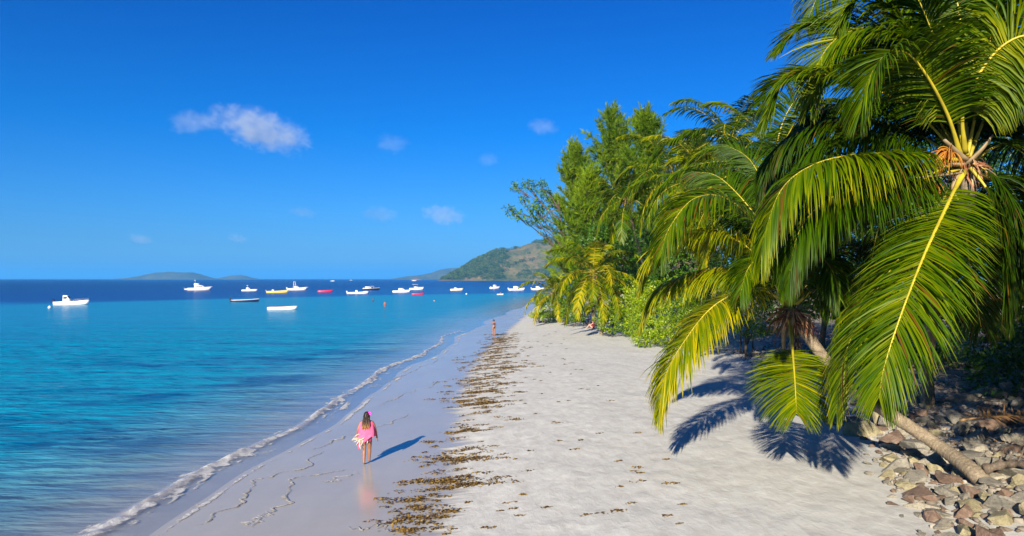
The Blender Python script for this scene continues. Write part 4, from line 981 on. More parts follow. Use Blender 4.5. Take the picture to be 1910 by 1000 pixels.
# ================================================================== BOATS
paint = lambda n, c, r=.3: simple(n, c, r, .05, 2, coat=.3)
P_ = {'white': paint('boat_white', (.80, .80, .77)), 'cream': paint('boat_cream', (.72, .66, .45)), 'yellow': paint('boat_yellow', (.70, .55, .10)),
      'red': paint('boat_red', (.55, .015, .05)), 'navy': paint('boat_navy', (.012, .02, .07)), 'black': paint('boat_black', (.015, .015, .02)),
      'grey': paint('boat_grey', (.25, .26, .28)), 'wood': simple('boat_wood', (.35, .17, .10), .5), 'glass': paint('boat_glass', (.02, .035, .05), .08),
      'inner': paint('boat_inner', (.55, .56, .55), .6), 'metal': simple('boat_rail', (.6, .6, .6), .3, .05, metal=1), 'canvas': simple('boat_canvas', (.55, .58, .62), .8)}
def hull(L, B, h, floor=.22, rise=.55, sheer2=.06, nose=.04, dk=0.0):
    n = 15; t = np.linspace(0, 1, n); b = B/2*np.interp(t, [0, .25, .55, .8, .93, 1], [.86, 1, .98, .66, .32, nose])
    hh = h*(1+sheer2*(1-t)*0+rise*t**2.2); kd = -np.interp(t, [0, .6, .85, 1], [.28, .30, .12, -h*.35])
    x = -L/2+L*t; rk = lambda z: .32*z*np.clip((t-.6)/.4, 0, 1)**1.5*(1+L*.05)
    ring = []
    fl = np.minimum(floor+.0*t, hh-.08)
    sec = [(0*b, kd), (b*.45, kd*.55), (b*.86, .02+0*b+kd*0+np.clip(t-.7, 0, 1)*h*.9), (b*1.0, hh), (np.maximum(b-.07, b*.3), hh+.01), (np.maximum(b-.12, b*.25), fl), (0*b, fl+dk)]
    pts = []
    for yy_, zz in sec: pts.append(np.stack([x+rk(zz), yy_, zz], 1))
    for yy_, zz in sec[-2:0:-1]: pts.append(np.stack([x+rk(zz), -yy_, zz], 1))
    k = len(pts); v = np.stack(pts, 1).reshape(-1, 3)
    i = np.arange(n-1)[:, None]*k; j = np.arange(k)[None]; j2 = (j+1) % k
    f = np.stack([i+j, i+k+j, i+k+j2, i+j2], -1).reshape(-1, 4)
    ends = [np.arange(k)[None], (np.arange(k)+(n-1)*k)[None, ::-1]]
    rim = np.concatenate([pts[3], pts[-3][::-1]])
    return v, [f]+ends, rim
def boat(label, u, v, Y, L, B=None, h=.6, col='white', yaw=0, feats=(), rim=None, inner=None, cat='boat', z=0, floor=.22):
    L *= .93; B = (B or L*.30)*.93; h *= .9; p = at(u, v, Y); p = p*1.0; x = (u-955)/FPX*Y
    o = empty('boat', (x, Y, z), R(yaw)); tag(o, label, cat, 'boats moored in the bay')
    vv, ff, rimp = hull(L, B, h, floor); mb = MB(); mb.add(vv, ff); mobj('hull', mb.mesh('hull', P_[col]), o)
    mb = MB(); mb.tube(rimp, .045 if rim else .03, 5); mobj('rub_rail', mb.mesh('rub_rail', P_[rim or 'grey'], True), o)
    X = lambda t: -L/2+L*t
    for ft in feats:
        k = ft[0]
        if k == 'outboard':
            for yo in (ft[1] if len(ft) > 1 else (0,)):
                mb = MB(); mb.box((X(0)-.28, yo, h+.28), (.48, .34, .52), taper=.8); mb.box((X(0)-.25, yo, h-.25), (.16, .12, .75)); mb.box((X(0)-.02, yo, h*.8), (.3, .16, .18)); mb.box((X(0)-.28, yo, -.28), (.34, .06, .2))
                mobj('outboard_motor', mb.mesh('outboard_motor', P_[ft[2] if len(ft) > 2 else 'black']), o)
        elif k == 'console':
            t = ft[1]; mb = MB(); mb.box((X(t), 0, floor+.6), (.9, B*.42, 1.2), taper=.82); c = mobj('console', mb.mesh('console', P_['white']), o)
            mb = MB(); v_ = np.array([(X(t)+.35, -B*.2, floor+1.2), (X(t)+.35, B*.2, floor+1.2), (X(t)+.02, B*.16, floor+1.72), (X(t)+.02, -B*.16, floor+1.72)]); v_ = np.concatenate([v_, v_+[.02, 0, .02]])
            mb.add(v_, np.array([(0, 1, 2, 3), (7, 6, 5, 4), (0, 4, 5, 1), (1, 5, 6, 2), (2, 6, 7, 3), (3, 7, 4, 0)])); mobj('windshield', mb.mesh('windshield', P_['glass']), c)
        elif k == 'top':
            t, zt, ln = ft[1], ft[2], ft[3]; mb = MB(); mb.box((X(t), 0, zt), (ln, B*.78, .09), taper=.94); c = mobj('canopy', mb.mesh('canopy', P_[ft[4] if len(ft) > 4 else 'white']), o)
            mb = MB()
            for a in (-1, 1):
                for s_ in (-1, 1): mb.tube(np.array([(X(t)+a*ln*.36, s_*B*.34, h*.9), (X(t)+a*ln*.32, s_*B*.34, zt)]), .035, 5)
            mobj('canopy_frame', mb.mesh('canopy_frame', P_['metal']), o)
        elif k == 'cabin':
            t, ln, hc = ft[1], ft[2], ft[3]; mb = MB(); wb = B*.66
            prof_ = [(-ln/2, 0), (ln/2+hc*.55, 0), (ln/2, hc*.62), (ln*.22, hc), (-ln/2, hc)]
            zb = h*.95
            vv = np.array([(X(t)+a, s_*wb/2*(1-.22*b/hc), zb+b) for s_ in (-1, 1) for a, b in prof_]); n5 = 5
            mb.add(vv, [np.array([[0, 1, 2, 3, 4]]), np.array([[9, 8, 7, 6, 5]]), np.array([(i, i+5, (i+1) % 5+5, (i+1) % 5) for i in range(5)])])
            c = mobj('cabin', mb.mesh('cabin', P_['white']), o)
            nw = max(2, int(ln/1.0))
            for s_ in (-1, 1):
                for q in range(nw):
                    mb = MB(); xx = X(t)-ln*.4+ln*.72*(q+.5)/nw; mb.box((xx, s_*(wb/2*.885+.012), zb+hc*.62), (ln*.6/nw, .05, hc*.34)); mobj('window', mb.mesh('window', P_['glass']), c)
            mb = MB(); a = np.array([(X(t)+ln*.46, 0, zb+hc*.70), ]); mb.box((X(t)+ln*.40, 0, zb+hc*.83), (.12, wb*.62, hc*.2)); mobj('windshield', mb.mesh('windshield', P_['glass']), c)
        elif k == 'bridge':
            t, ln, z0, hc = ft[1:5]; mb = MB(); mb.box((X(t), 0, z0+hc/2), (ln, B*.5, hc), taper=.86); c = mobj('flybridge', mb.mesh('flybridge', P_['white']), o)
            mb = MB(); mb.box((X(t)+ln*.3, 0, z0+hc+.16), (.08, B*.4, .3)); mobj('windshield', mb.mesh('windshield', P_['glass']), c)
        elif k == 'mast':
            t, z0, z1 = ft[1:4]; mb = MB(); mb.tube(np.array([(X(t), 0, z0), (X(t)-.15, 0, z1)]), np.array([.05, .03]), 5); mb.box((X(t)-.15, 0, z1), (.7, .5, .16)); mobj('mast', mb.mesh('mast', P_['white']), o)
        elif k == 'tower':
            t, z0, z1 = ft[1:4]; mb = MB()
            for a in (-1, 1):
                for s_ in (-1, 1): mb.tube(np.array([(X(t)+a*.7, s_*B*.32, z0), (X(t)+a*.35, s_*B*.18, z1)]), .05, 5)
            mb.box((X(t), 0, z1), (1.3, B*.5, .12)); mb.box((X(t), 0, (z0+z1)/2), (1.2, B*.45, .06)); mobj('tuna_tower', mb.mesh('tuna_tower', P_['white']), o)
        elif k == 'bowrail':
            mb = MB(); n_ = 7; ts = np.linspace(.62, 1.0, n_); hb = lambda t: h*(1+.55*t**2.2); bb = lambda t: B/2*float(np.interp(t, [.55, .8, .93, 1], [.98, .66, .32, .06]))*.95
            left = [(X(t)+.3*np.clip((t-.6)/.4, 0, 1)*h, bb(t), hb(t)+.42) for t in ts]; path = left+[(a, -b, c) for a, b, c in left[::-1]]
            mb.tube(np.array(path), .028, 5)
            for a, b, c in path: mb.tube(np.array([(a, b, c-.42), (a, b, c)]), .02, 4)
            mobj('bow_rail', mb.mesh('bow_rail', P_['metal']), o)
        elif k == 'pulpit':
            mb = MB(); mb.box((X(1)+.7, 0, h*1.5), (1.6, .5, .12), taper=.9); mobj('bow_pulpit', mb.mesh('bow_pulpit', P_['white']), o)
        elif k == 'bench':
            for t in ft[1]:
                mb = MB(); bw = B*float(np.interp(t, [0, .25, .55, .8, 1], [.8, .92, .9, .58, .1])); mb.box((X(t), 0, h*.78), (.28, bw, .05)); mobj('bench', mb.mesh('bench', P_[ft[2] if len(ft) > 2 else 'wood']), o)
        elif k == 'deck':
            t0, t1 = ft[1], ft[2]; ts = np.linspace(t0, t1, 8); hb = h*(1+.55*ts**2.2); bb = B/2*np.interp(ts, [0, .25, .55, .8, .93, 1], [.86, 1, .98, .66, .32, .06])*.97
            rk_ = .32*hb*np.clip((ts-.6)/.4, 0, 1)**1.5*(1+L*.05)
            up_ = np.stack([X(ts)+rk_, bb, hb+.012], 1); dn = np.stack([X(ts)+rk_, -bb, hb+.012], 1); md = np.stack([X(ts)+rk_, 0*bb, hb+.13], 1)
            i = np.arange(7); mb = MB(); mb.add(np.concatenate([up_, md, dn]), np.concatenate([np.stack([i, i+8, i+9, i+1], 1), np.stack([i+8, i+16, i+17, i+9], 1)]))
            mobj('foredeck', mb.mesh('foredeck', P_[ft[3] if len(ft) > 3 else 'white']), o)
        elif k == 'engine_cover':
            mb = MB(); mb.box((X(.12), 0, h+.1), (1.0, B*.6, .45), taper=.85); mobj('engine_cover', mb.mesh('engine_cover', P_[ft[1]]), o)
    return o
YW = lambda v: CAMH*FPX/(v-520)
boat('white open boat with a pointed white spray hood and dark outboard, nearest on the left', 133, 568, YW(568.5), 7.6, 2.3, .80, 'white', 6,
     [('outboard', (0,)), ('console', .42), ('cabin', .36, 1.1, 1.5), ('deck', .74, .97), ('bowrail',), ('bench', (.15,), 'white')])
boat('large white motor cruiser with a flybridge, biggest boat left of the centre', 371, 541, YW(541.5), 11.4, 3.7, 1.35, 'white', 14,
     [('cabin', .52, 4.6, 1.5), ('bridge', .40, 2.6, 2.75, .8), ('mast', .34, 3.4, 5.2), ('deck', .55, .98), ('bowrail',), ('pulpit',)], floor=.7)
boat('small pale dinghy trailing behind the stern of the large white cruiser', 351, 540, YW(540.5), 3.6, 1.5, .55, 'white', 8, [('outboard', (0,), 'grey'), ('bench', (.5,), 'grey')], rim='grey', cat='dinghy')
boat('small white speedboat with black engine and dark bow between the cruiser and the yellow boat', 465, 542, YW(543), 7.4, 2.3, .70, 'white', 8,
     [('outboard', (-.3, .3)), ('cabin', .42, 1.6, 1.1), ('deck', .6, .85), ('deck', .85, .98, 'black'), ('mast', .40, 1.7, 2.7)])
boat('open boat with a dark blue bow and a black outboard, sitting low in the water', 457, 562, YW(563), 7.2, 2.0, .52, 'navy', 10,
     [('outboard', (0,)), ('bench', (.25, .5, .68), 'white'), ('deck', .78, .97, 'white')], rim='white')
boat('long pale yellow boat with a white console and outboard', 517, 545, YW(546.5), 9.0, 2.4, .85, 'yellow', 12,
     [('outboard', (0,), 'grey'), ('console', .30), ('deck', .7, .97, 'cream'), ('bench', (.5,), 'white')], rim='cream')
boat('white sport fishing boat with a tower and long bow pulpit, just behind the yellow boat', 553, 540, YW(541.5), 9.8, 3.2, 1.15, 'white', 10,
     [('outboard', (-.4, .4), 'white'), ('cabin', .50, 2.2, 1.2), ('tower', .40, 1.2, 4.4), ('deck', .58, .98), ('bowrail',), ('pulpit',)], floor=.5)
boat('plain white rowing skiff with a thin reddish gunwale, nearest boat and without a motor', 526, 576, YW(577.5), 5.7, 1.6, .55, 'white', 4,
     [('bench', (.22, .48, .72))], rim='wood')
boat('crimson open boat lying alone on the blue water', 606, 543, YW(545), 6.6, 2.0, .75, 'red', 5, [('bench', (.3, .6), 'wood')], rim='red')
boat('long low white open boat with grey outboard in front of the dark hulled one', 667, 546, YW(548), 8.4, 2.1, .70, 'white', 8,
     [('outboard', (0,), 'white'), ('console', .45), ('deck', .75, .97)])
boat('black hulled cabin boat with white upperworks in the middle of the bay', 691, 540, YW(541), 9.4, 2.8, .85, 'black', 8,
     [('cabin', .36, 3.0, 1.1), ('engine_cover', 'white'), ('deck', .66, .98), ('top', .62, 2.0, 2.0)], rim='white')
boat('white wedge-shaped speedboat with black outboard next to the crimson and black dinghy', 748, 545, YW(545.5), 7.8, 2.4, .85, 'white', 6,
     [('outboard', (-.3, .3)), ('cabin', .52, 2.4, 1.1), ('deck', .62, .98)])
boat('white launch with a flat sun roof behind the wedge-shaped speedboat', 776, 539, YW(540.5), 7.8, 2.6, 1.0, 'white', 8,
     [('cabin', .50, 1.8, .9), ('top', .44, 2.9, 3.2), ('deck', .6, .98), ('bowrail',)], floor=.5)
boat('small crimson dinghy with a dark bow in front of the wedge-shaped speedboat', 779, 548, YW(549.5), 4.8, 1.5, .55, 'red', 4,
     [('bench', (.3, .55), 'black'), ('deck', .80, .98, 'black')], rim='black', cat='dinghy')
boat('small white and yellowish boat with a black engine out towards the headland', 851, 540, YW(542), 6.6, 2.2, .85, 'cream', 6,
     [('outboard', (-.25, .25)), ('cabin', .45, 1.4, .8), ('deck', .65, .9), ('deck', .9, .98, 'black')], rim='white')
boat('small white cabin boat below the headland, end on behind a round white buoy', 923, 537, YW(538.5), 6.4, 2.3, 1.0, 'white', 30, [('cabin', .5, 2.0, 1.4), ('deck', .6, .98)])
boat('white cabin cruiser with a glazed wheelhouse, farthest right of the fully visible boats', 963, 541, YW(541.8), 8.4, 2.7, .95, 'white', 6,
     [('outboard', (-.3, .3), 'white'), ('cabin', .48, 2.6, 1.35), ('deck', .64, .98), ('bowrail',)])
boat('pale boat half hidden behind the green palm tip at the water edge', 1003, 541, YW(541), 7.0, 2.4, .9, 'cream', 5, [('cabin', .5, 2.0, 1.2), ('outboard', (0,), 'white'), ('deck', .64, .98)])
boat('tiny white paddle boat with one person aboard, near the shallow water', 933, 549, YW(549.8), 2.6, 1.0, .32, 'white', 10, [('bench', (.4,), 'white')], cat='dinghy')
boat('tiny far white boat on the horizon, the left one of two', 620, 524.5, 1750, 10, 3, 1.1, 'white', 5, [('cabin', .5, 3.0, 1.2)])
boat('tiny far catamaran with a dark hull standing against the sky on the horizon', 655, 523, 2300, 12, 3.4, 1.2, 'grey', 20, [('cabin', .5, 4.0, 1.6), ('mast', .5, 2.5, 6)])
boat('tiny far white launch lying before the small red islet', 772, 523.5, 2000, 13, 3.4, 1.2, 'white', 5, [('cabin', .45, 5.0, 1.6)])
def buoy(u, v, r, label, col='white'):
    Y = YW(v); mb = MB(); mb.ball((0, 0, r*.35), r, 7); mb.tube(np.array([(0, 0, r*1.2), (0, 0, r*1.6)]), r*.18, 6)
    o = mobj('buoy', mb.mesh('buoy', P_[col], True), None, ((u-955)/FPX*Y, Y, 0)); tag(o, label, 'buoy', 'mooring buoys')
buoy(93, 574.5, .32, 'small pale buoy floating left of the nearest white open boat')
buoy(915.5, 538.5, .85, 'round white buoy just left of the end-on white cabin boat')
buoy(870, 549, .3, 'thin pale marker buoy on the edge of the shallow water')

# ================================================================== PEOPLE
SK = {}
def skinm(name, c): SK[name] = simple(name, c, .5, .12, 8); return SK[name]
skinm('skin_tan', (.26, .12, .07)); skinm('skin_fair', (.50, .27, .19)); skinm('skin_dark', (.10, .05, .035))
def person_body(root, h, J, skin, fingers=True, slim=1.0):
    """J: joint positions in fractions of the height; one continuous skinned surface"""
    k = h; vs, ed, rad = [], [], []
    def V(p, r): vs.append(Vector(p)*k); rad.append(r*k*slim); return len(vs)-1
    def E(a, b): ed.append((a, b))
    pel = V(J['pelvis'], .078); sp = V(J['waist'], .062); ch = V(J['chest'], .082); nk0 = V(J['neck'], .036); nk = V(J['jaw'], .034)
    hd = V(J['head'], .053); tp = V(J['crown'], .040); E(pel, sp); E(sp, ch); E(ch, nk0); E(nk0, nk); E(nk, hd); E(hd, tp)
    fc = V(Vector(J['head'])+Vector(J['face'])*.052-Vector((0, 0, .018)), .012); E(hd, fc)
    for s in ('l', 'r'):
        sh = V(J['sh_'+s], .036); el = V(J['el_'+s], .024); wr = V(J['wr_'+s], .016); E(ch, sh); E(sh, el); E(el, wr)
        d = (Vector(J['wr_'+s])-Vector(J['el_'+s])).normalized(); pm = V(Vector(J['wr_'+s])+d*.035, .019); E(wr, pm)
        if fingers:
            sd = d.cross(Vector((0, 1, 0))).normalized() if abs(d.y) < .9 else Vector((1, 0, 0)); sd2 = d.cross(sd).normalized()
            for q, ln in zip((-1.5, -.5, .5, 1.5), (.030, .040, .043, .036)):
                a = V(Vector(J['wr_'+s])+d*.052+sd2*q*.010, .0055); b = V(Vector(J['wr_'+s])+d*(.052+ln*.55)+sd2*q*.0115+sd*.003, .005); c = V(Vector(J['wr_'+s])+d*(.052+ln)+sd2*q*.012+sd*.010, .0042)
                E(pm, a); E(a, b); E(b, c)
            a = V(Vector(J['wr_'+s])+d*.022+sd2*-.022, .0065); b = V(Vector(J['wr_'+s])+d*.045+sd2*-.036, .0055); E(wr, a); E(a, b)
        hp = V(J['hp_'+s], .062); kn = V(J['kn_'+s], .034); cf = V(Vector(J['kn_'+s])*.68+Vector(J['an_'+s])*.32, .036); an = V(J['an_'+s], .021)
        E(pel, hp); E(hp, kn); E(kn, cf); E(cf, an); he = V(Vector(J['an_'+s])+Vector((0, 0, -.018))-Vector(J['toe'])*.015, .020); bl = V(Vector(J['an_'+s])+Vector(J['toe'])*.062+Vector((0, 0, -.027)), .018); t = V(Vector(J['an_'+s])+Vector(J['toe'])*.098+Vector((0, 0, -.030)), .012)
        E(an, he); E(an, bl); E(bl, t)
    me = bpy.data.meshes.new('body'); me.from_pydata([tuple(v) for v in vs], ed, []); me.materials.append(SK[skin])
    o = mobj('body', me, root); m = o.modifiers.new('skin', 'SKIN'); m.use_smooth_shade = True
    for i, sv in enumerate(me.skin_vertices[0].data if me.skin_vertices else []): sv.radius = (rad[i], rad[i])
    if not me.skin_vertices:
        import bmesh
        bm = bmesh.new(); bm.from_mesh(me); ly = bm.verts.layers.skin.verify()
        for i, v in enumerate(bm.verts): v[ly].radius = (rad[i], rad[i]); v[ly].use_root = (i == 0)
        bm.to_mesh(me); bm.free()
    else: me.skin_vertices[0].data[0].use_root = True
    s = o.modifiers.new('subdivision', 'SUBSURF'); s.levels = s.render_levels = 2 if fingers else 1
    return o
def pose(face=(0, 1, 0), toe=(0, 1, 0), **kw):
    J = dict(pelvis=(0, 0, .53), waist=(0, 0, .61), chest=(0, 0, .74), neck=(0, 0, .835), jaw=(0, .008, .865), head=(0, .012, .925), crown=(0, .006, .968),
             sh_l=(-.105, 0, .805), sh_r=(.105, 0, .805), el_l=(-.14, 0, .63), el_r=(.14, 0, .63), wr_l=(-.15, .03, .485), wr_r=(.15, .03, .485),
             hp_l=(-.052, 0, .49), hp_r=(.052, 0, .49), kn_l=(-.056, .01, .275), kn_r=(.056, .01, .275), an_l=(-.056, -.005, .045), an_r=(.056, -.005, .045), face=face, toe=toe)
    J.update(kw); return J
def shell(name, root, rings, mat, k=22, pleat=0, seed=0, smooth=True, thick=.004):
    """rings: (cx, cy, z, rx, ry) in metres, joined into a closed-thickness garment"""
    rng = np.random.default_rng(seed); a = np.linspace(0, 2*math.pi, k, endpoint=False); ph = rng.uniform(0, 6.28, 3); R_ = []
    for i, (cx, cy, z, rx, ry) in enumerate(rings):
        t = i/max(1, len(rings)-1); w_ = 1+pleat*t*(np.sin(a*7+ph[0])*.5+np.sin(a*11+ph[1])*.35)
        zz = z if np.ndim(z) else np.full(k, z); R_.append(np.stack([cx+np.cos(a)*rx*w_, cy+np.sin(a)*ry*w_, zz], 1))
    v = np.concatenate(R_); n = len(R_); i = np.arange(n-1)[:, None]*k; j = np.arange(k)[None]; j2 = (j+1) % k
    me = np_mesh(name, v, np.stack([i+j, i+j2, i+k+j2, i+k+j], -1).reshape(-1, 4), None, smooth, [mat]); o = mobj(name, me, root)
    s = o.modifiers.new('thickness', 'SOLIDIFY'); s.thickness = thick; s.offset = 1; return o
pink = leaf_mat('pink_cloth', [(0, (.62, .06, .22)), (1, (.80, .16, .36))], .8, .35, .1)
pinks = simple('pink_cotton', (.72, .10, .22), .85, .18, 14); lace = simple('cream_lace', (.50, .44, .33), .85, .1, 12)
def hair_mat():
    t = NT('ombre_hair'); sep = t.n('SeparateXYZ'); t.t.links.new(t.coords(), sep.inputs[0])
    c = t.ramp(t.math('ADD', sep.outputs[2], t.math('MULTIPLY', t.noise(t.coords((1, 1, .15)), 60, 3), .10)), [(1.20, (.45, .24, .05)), (1.33, (.20, .08, .02)), (1.44, (.025, .012, .008))][::1]) if False else None
    mr = t.n('MapRange', i_1=1.16, i_2=1.48); t.t.links.new(sep.outputs[2], mr.inputs[0])
    c = t.ramp(t.math('ADD', mr.outputs[0], t.math('MULTIPLY', t.math('SUBTRACT', t.noise(t.coords((1, 1, .1)), 60, 3), .5), .5)), [(.05, (.36, .20, .06)), (.35, (.17, .08, .03)), (.6, (.045, .018, .010)), (1, (.02, .010, .007))])
    p = t.n('BsdfPrincipled', i_Base_Color=c, i_Roughness=.5); return t.done(p.outputs[0])
# woman walking away along the wet sand
g = G(684, 866)
wm = empty('person', (g[0], g[1], g[2]), R(6)); tag(wm, 'woman walking away in a pink beach cape with cream fringe', 'person', 'people on the beach')
person_body(wm, 1.66, pose(kn_l=(-.045, -.005, .275), an_l=(-.05, -.035, .040), kn_r=(.048, .055, .285), an_r=(.040, .085, .052), hp_l=(-.05, -.005, .49), hp_r=(.05, .01, .49),
            el_l=(-.165, -.02, .66), wr_l=(-.185, .03, .53), el_r=(.165, .02, .64), wr_r=(.185, .05, .50)), 'skin_tan')
ka = np.linspace(0, 2*math.pi, 28, endpoint=False)
hem = .80+.12*np.cos(ka)-.20*np.exp(-((ka-3.6)/.7)**2)+.03*np.sin(ka*5)
cape = shell('cape', wm, [(0, 0, 1.40, .055, .05), (0, 0, 1.375, .12, .08), (0, 0, 1.33, .20, .11), (0, -.005, 1.24, .235, .14), (0, -.01, 1.10, .265, .165), (0, -.01, .98, .275, .185), (0, -.01, .88*.5+hem*.5, .285, .195), (-.01, -.015, hem, .27, .20)], pinks, 28, .16, 3)
shell('skirt_lining', wm, [(0, 0, 1.0, .15, .12), (0, 0, .85, .17, .13), (-.01, 0, .72, .16, .13)], pinks, 20, .08, 4)
def streamers():
    rng = np.random.default_rng(3); mb = MB()
    for i in range(30):
        big = i < 9; p = np.array([-.16+rng.normal(0, .05), -.14+rng.normal(0, .04), .86+rng.normal(0, .05)]) if big else np.array([rng.uniform(-.24, .06), -.17, rng.uniform(.70, .86)])
        d = nrm(np.array([-1.0, -.15, -.25+rng.normal(0, .25)])) if big else nrm(np.array([-.3+rng.normal(0, .2), -.05, -1.])); l = rng.uniform(.18, .36) if big else rng.uniform(.10, .24); P = [p.copy()]
        for j in range(5): d = nrm(d+rng.normal(0, .18, 3)+[0, 0, -.08]); p = p+d*l/5; P.append(p.copy())
        P = np.array(P); s = nrm(np.cross(d, [0, 1, .3])); w_ = np.array([.014, .018, .016, .012, .008, .003])[:, None]
        v = np.concatenate([P-s*w_, P+s*w_]); q = np.arange(5); mb.add(v, np.stack([q, q+6, q+7, q+1], 1))
    return mb.mesh('fringe', lace)
tag(mobj('fringe', streamers(), wm), kind='stuff')
hh = hair_mat(); H0 = 1.66
shell('hair', wm, [(0, .012, 1.655, .012, .012), (0, .01, 1.645, .055, .06), (0, .0, 1.61, .085, .092), (0, -.01, 1.55, .097, .102), (0, -.025, 1.48, .102, .095), (-.01, -.05, 1.40, .112, .078), (-.02, -.085, 1.32, .118, .062), (-.03, -.12, 1.24, .105, .042), (-.035, -.135, 1.17, .065, .022)], hh, 24, .09, 5)
def locks():
    rng = np.random.default_rng(8); mb = MB()
    for i in range(70):
        a = rng.uniform(-.10, .09); p = np.array([a, -.085+rng.normal(0, .012), 1.52+rng.normal(0, .03)]); P = [p.copy()]
        for j, (dy, dz) in enumerate(((-.02, -.07), (-.03, -.08), (-.035, -.08), (-.012, -.08), (0, -.06))): p = p+[rng.normal(-.006, .010), dy, dz+rng.normal(0, .008)]; P.append(p.copy())
        mb.tube(np.array(P), np.array([.008, .010, .010, .009, .006, .002]), 4)
    return mb.mesh('hair_lock', hh, True)
tag(mobj('hair_lock', locks(), wm), kind='stuff')
def petals(c, r):
    mb = MB()
    for q in range(6):
        a = q*math.pi/3; d = np.array([math.cos(a), .15, math.sin(a)]); s = np.array([-math.sin(a), 0, math.cos(a)])
        v = np.array([c, c+d*r*.55+s*r*.38, c+d*r+[0, -.012, 0], c+d*r*.55-s*r*.38, c+d*r*.5+[0, -.025, 0]]); mb.add(v, np.array([(0, 1, 4), (1, 2, 4), (2, 3, 4), (3, 0, 4)]))
    return mb
mb = petals(np.array([.085, -.05, 1.60]), .062); mobj('hair_flower', mb.mesh('hair_flower', simple('magenta_petal', (.75, .04, .55), .7, .1)), wm)
# person in dark swimwear
black = simple('black_swimwear', (.012, .012, .018), .7, .2); darkhair = simple('dark_hair', (.012, .008, .006), .5, .2)
def head_hair(root, h, off=(0, 0), mat=None):
    shell('hair', root, [(off[0], off[1]+.0, .998*h, .010*h, .010*h), (off[0], off[1]-.004*h, .99*h, .038*h, .042*h), (off[0], off[1]-.010*h, .96*h, .055*h, .055*h), (off[0], off[1]-.020*h, .925*h, .056*h, .048*h), (off[0], off[1]-.030*h, .90*h, .046*h, .036*h)], mat or darkhair, 16, .05, 2)
g = G(921, 627)
p2 = empty('person', tuple(g), R(25)); tag(p2, 'person in a dark bikini standing at the water edge with one raised hand', 'person', 'people on the beach')
person_body(p2, 1.66, pose(el_l=(-.15, .06, .74), wr_l=(-.10, .14, .90), el_r=(.135, .03, .64), wr_r=(.13, .08, .52), kn_l=(-.036, .02, .275), kn_r=(.036, -.01, .275), an_l=(-.035, .01, .045), an_r=(.038, -.02, .045)), 'skin_tan')
shell('bikini_bottom', p2, [(0, 0, .93, .118, .10), (0, 0, .88, .135, .118), (0, 0, .82, .142, .125), (0, 0, .77, .12, .11)], black, 18)
shell('bikini_top', p2, [(0, .01, 1.27, .145, .125), (0, .01, 1.22, .15, .14), (0, .01, 1.17, .142, .13)], black, 18)
head_hair(p2, 1.66)
# seated person in the shade
g = G(1106, 613)
p3 = empty('person', tuple(g), R(70)); tag(p3, 'person in dark red sitting with bent knees in the dark gap between the bushes', 'person', 'people on the beach')
person_body(p3, 1.7, pose(pelvis=(0, 0, .075), waist=(0, -.03, .155), chest=(0, -.03, .28), neck=(0, -.01, .37), jaw=(0, .01, .40), head=(0, .02, .455), crown=(0, .02, .50), sh_l=(-.10, -.02, .345), sh_r=(.10, -.02, .345),
            el_l=(-.12, .10, .24), el_r=(.12, .10, .24), wr_l=(-.07, .21, .27), wr_r=(.07, .21, .27), hp_l=(-.055, .03, .07), hp_r=(.055, .03, .07), kn_l=(-.06, .22, .25), kn_r=(.07, .23, .24), an_l=(-.06, .36, .04), an_r=(.06, .40, .04)), 'skin_fair', False)
shell('red_shirt', p3, [(0, .0, .645, .07, .06), (0, -.03, .60, .18, .10), (0, -.05, .50, .17, .13), (0, -.05, .36, .155, .135), (0, -.03, .18, .16, .145), (0, -.01, .05, .17, .16)], simple('dark_red_cloth', (.22, .012, .02), .8), 18, .03)
mb = MB(); mb.ball((0, .02, .80), .10, 6, (1, 1.05, .95)); mobj('hair', mb.mesh('hair', darkhair, True), p3)
# bathers in the water
def bather(u, v, Y, depth, skin, label, swim=None, hgt=1.72, yaw=0, **kw):
    o = empty('person', ((u-955)/FPX*Y, Y, -depth), R(yaw)); tag(o, label, 'person', 'people in the water'); person_body(o, hgt, pose(**kw), skin, False); head_hair(o, hgt)
    if swim: shell('swim_shorts', o, [(0, 0, .60*hgt, .095*hgt, .085*hgt), (0, 0, .55*hgt, .105*hgt, .09*hgt), (0, 0, .48*hgt, .11*hgt, .09*hgt), (0, 0, .44*hgt, .10*hgt, .08*hgt)], swim, 16)
    return o
bather(718, 571.5, YW(572.5), .42, 'skin_tan', 'bather wading thigh deep with reddish tanned back, nearest of the bathers', simple('rust_swimwear', (.35, .06, .03), .7), yaw=10)
bather(696, 561, YW(561.5), .85, 'skin_dark', 'small dark bather standing waist deep beyond the tanned bather', black, yaw=-30)
bather(810, 561, YW(561.5), 1.30, 'skin_fair', 'swimmer with only head and shoulders above water below the crimson dinghy', None)
bather(906, 561.5, YW(562), 1.5, 'skin_dark', 'swimmer whose dark head alone shows above the shallow water')
o = bather(933.5, 546, YW(549.8)+.05, .62, 'skin_tan', 'dark-clad person sitting upright aboard the tiny white paddle boat', black)

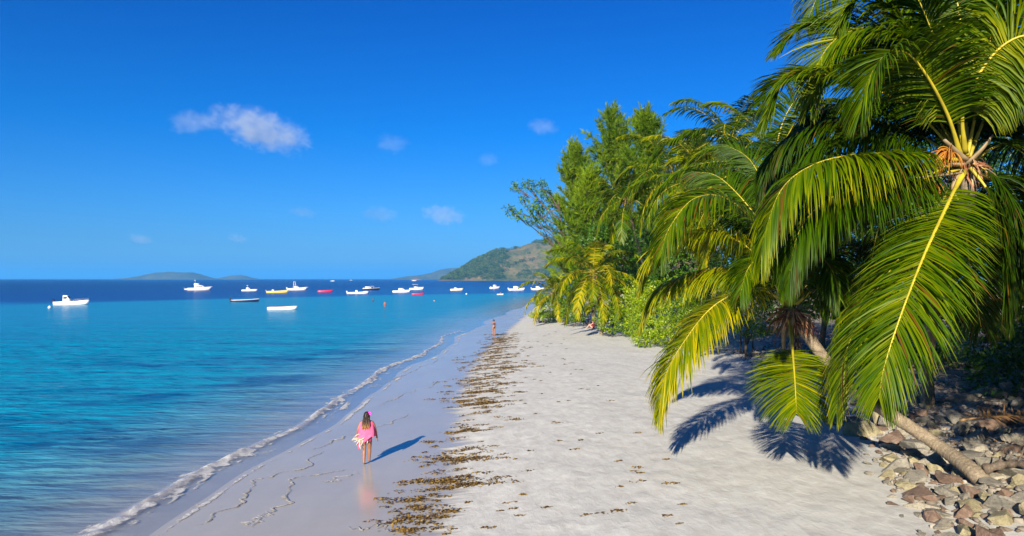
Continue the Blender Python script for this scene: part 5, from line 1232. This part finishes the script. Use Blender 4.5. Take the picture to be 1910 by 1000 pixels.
# ================================================================== CLOUDS (volumes far outside the haze)
def cloud(label, u, v, wpx, hpx, Y, dens, seed, thr=.5, scale=2.2, tilt=0, cap=1.0, depth=.6, group='clouds'):
    import bmesh
    bm = bmesh.new(); bmesh.ops.create_icosphere(bm, subdivisions=3, radius=1.0); me = bpy.data.meshes.new('cloud'); bm.to_mesh(me); bm.free()
    t = NT('cloud_vapour'); tc = t.n('TexCoord').outputs['Object']
    mp = t.n('Mapping'); t.t.links.new(tc, mp.inputs[0]); mp.inputs['Location'].default_value = (seed*3.1, seed*1.7, seed)
    asp = wpx/hpx; mp.inputs['Scale'].default_value = (asp*.8, 1, 1)
    nz = t.noise(mp.outputs[0], scale, 5, .58, .3)
    ln = t.n('VectorMath', operation='LENGTH'); t.t.links.new(tc, ln.inputs[0])
    d = t.math('SUBTRACT', nz, t.math('ADD', thr-.30, t.math('MULTIPLY', t.math('POWER', ln.outputs['Value'], 2.0), .45)))
    d = t.math('MULTIPLY', t.math('MULTIPLY', d, 4, True), dens)
    pv = t.n('VolumePrincipled', i_Color=(.70, .76, .80, 1), i_Anisotropy=.0); t.t.links.new(d, pv.inputs['Density'])
    m_ = t.done(None, pv.outputs[0]); me.materials.append(m_)
    p = at(u, v, Y); s = Y/FPX*.5
    o = mobj('cloud', me, None, tuple(p)); o.scale = (wpx*s, wpx*s*depth, hpx*s); o.rotation_euler = (0, R(tilt), 0); tag(o, label, 'cloud', group)
cloud('largest cloud, a white puff with a long tail sloping down to the right', 486, 242, 250, 100, 4200, .0045, 1.3, .55, 2.5, 17)
cloud('thin wisp just left of the largest cloud', 362, 228, 120, 55, 4200, .0025, 2.2, .5, 1.6, 0)
cloud('small grey cloud low over the hazy sea, right of the middle', 828, 402, 100, 46, 5200, .004, 3.1, .5, 2.0, 10)
cloud('thin broken wisp left of the small grey cloud', 708, 400, 90, 40, 5200, .002, 4.4, .52, 2.0, 8)
cloud('faint small wisp far left above the islands', 262, 446, 62, 24, 5200, .0035, 5.2, .5, 1.8, 12)
cloud('faint small wisp between the two islands, high above them', 444, 445, 48, 22, 5200, .003, 6.1, .5, 1.8, 12)
cloud('faint pale puff in the middle of the open sky', 732, 268, 84, 44, 4200, .0016, 7.5, .5, 1.6, 5)
cloud('pale pinkish puff left of the tallest feathery tree', 1012, 236, 70, 42, 4200, .0028, 8.7, .5, 1.7, 5)
cloud('faint streak left of the thin broken wisp', 565, 396, 70, 26, 5200, .0018, 9.4, .5, 2.0, 10)
cloud('faint small puff above the branch reaching over the water', 910, 298, 56, 34, 4200, .0018, 10.4, .5, 1.8, 0)
# ================================================================== HAZE
t = NT('haze'); pv = t.n('VolumePrincipled', i_Color=(.10, .50, 1, 1), i_Density=.00009, i_Anisotropy=0.0)
mb = MB(); mb.box((0, 20000, 148), (90000, 46000, 340)); me = mb.mesh('haze', t.done(None, pv.outputs[0]))
tag(mobj('haze', me), 'thin blue sea haze in the air', kind='stuff')
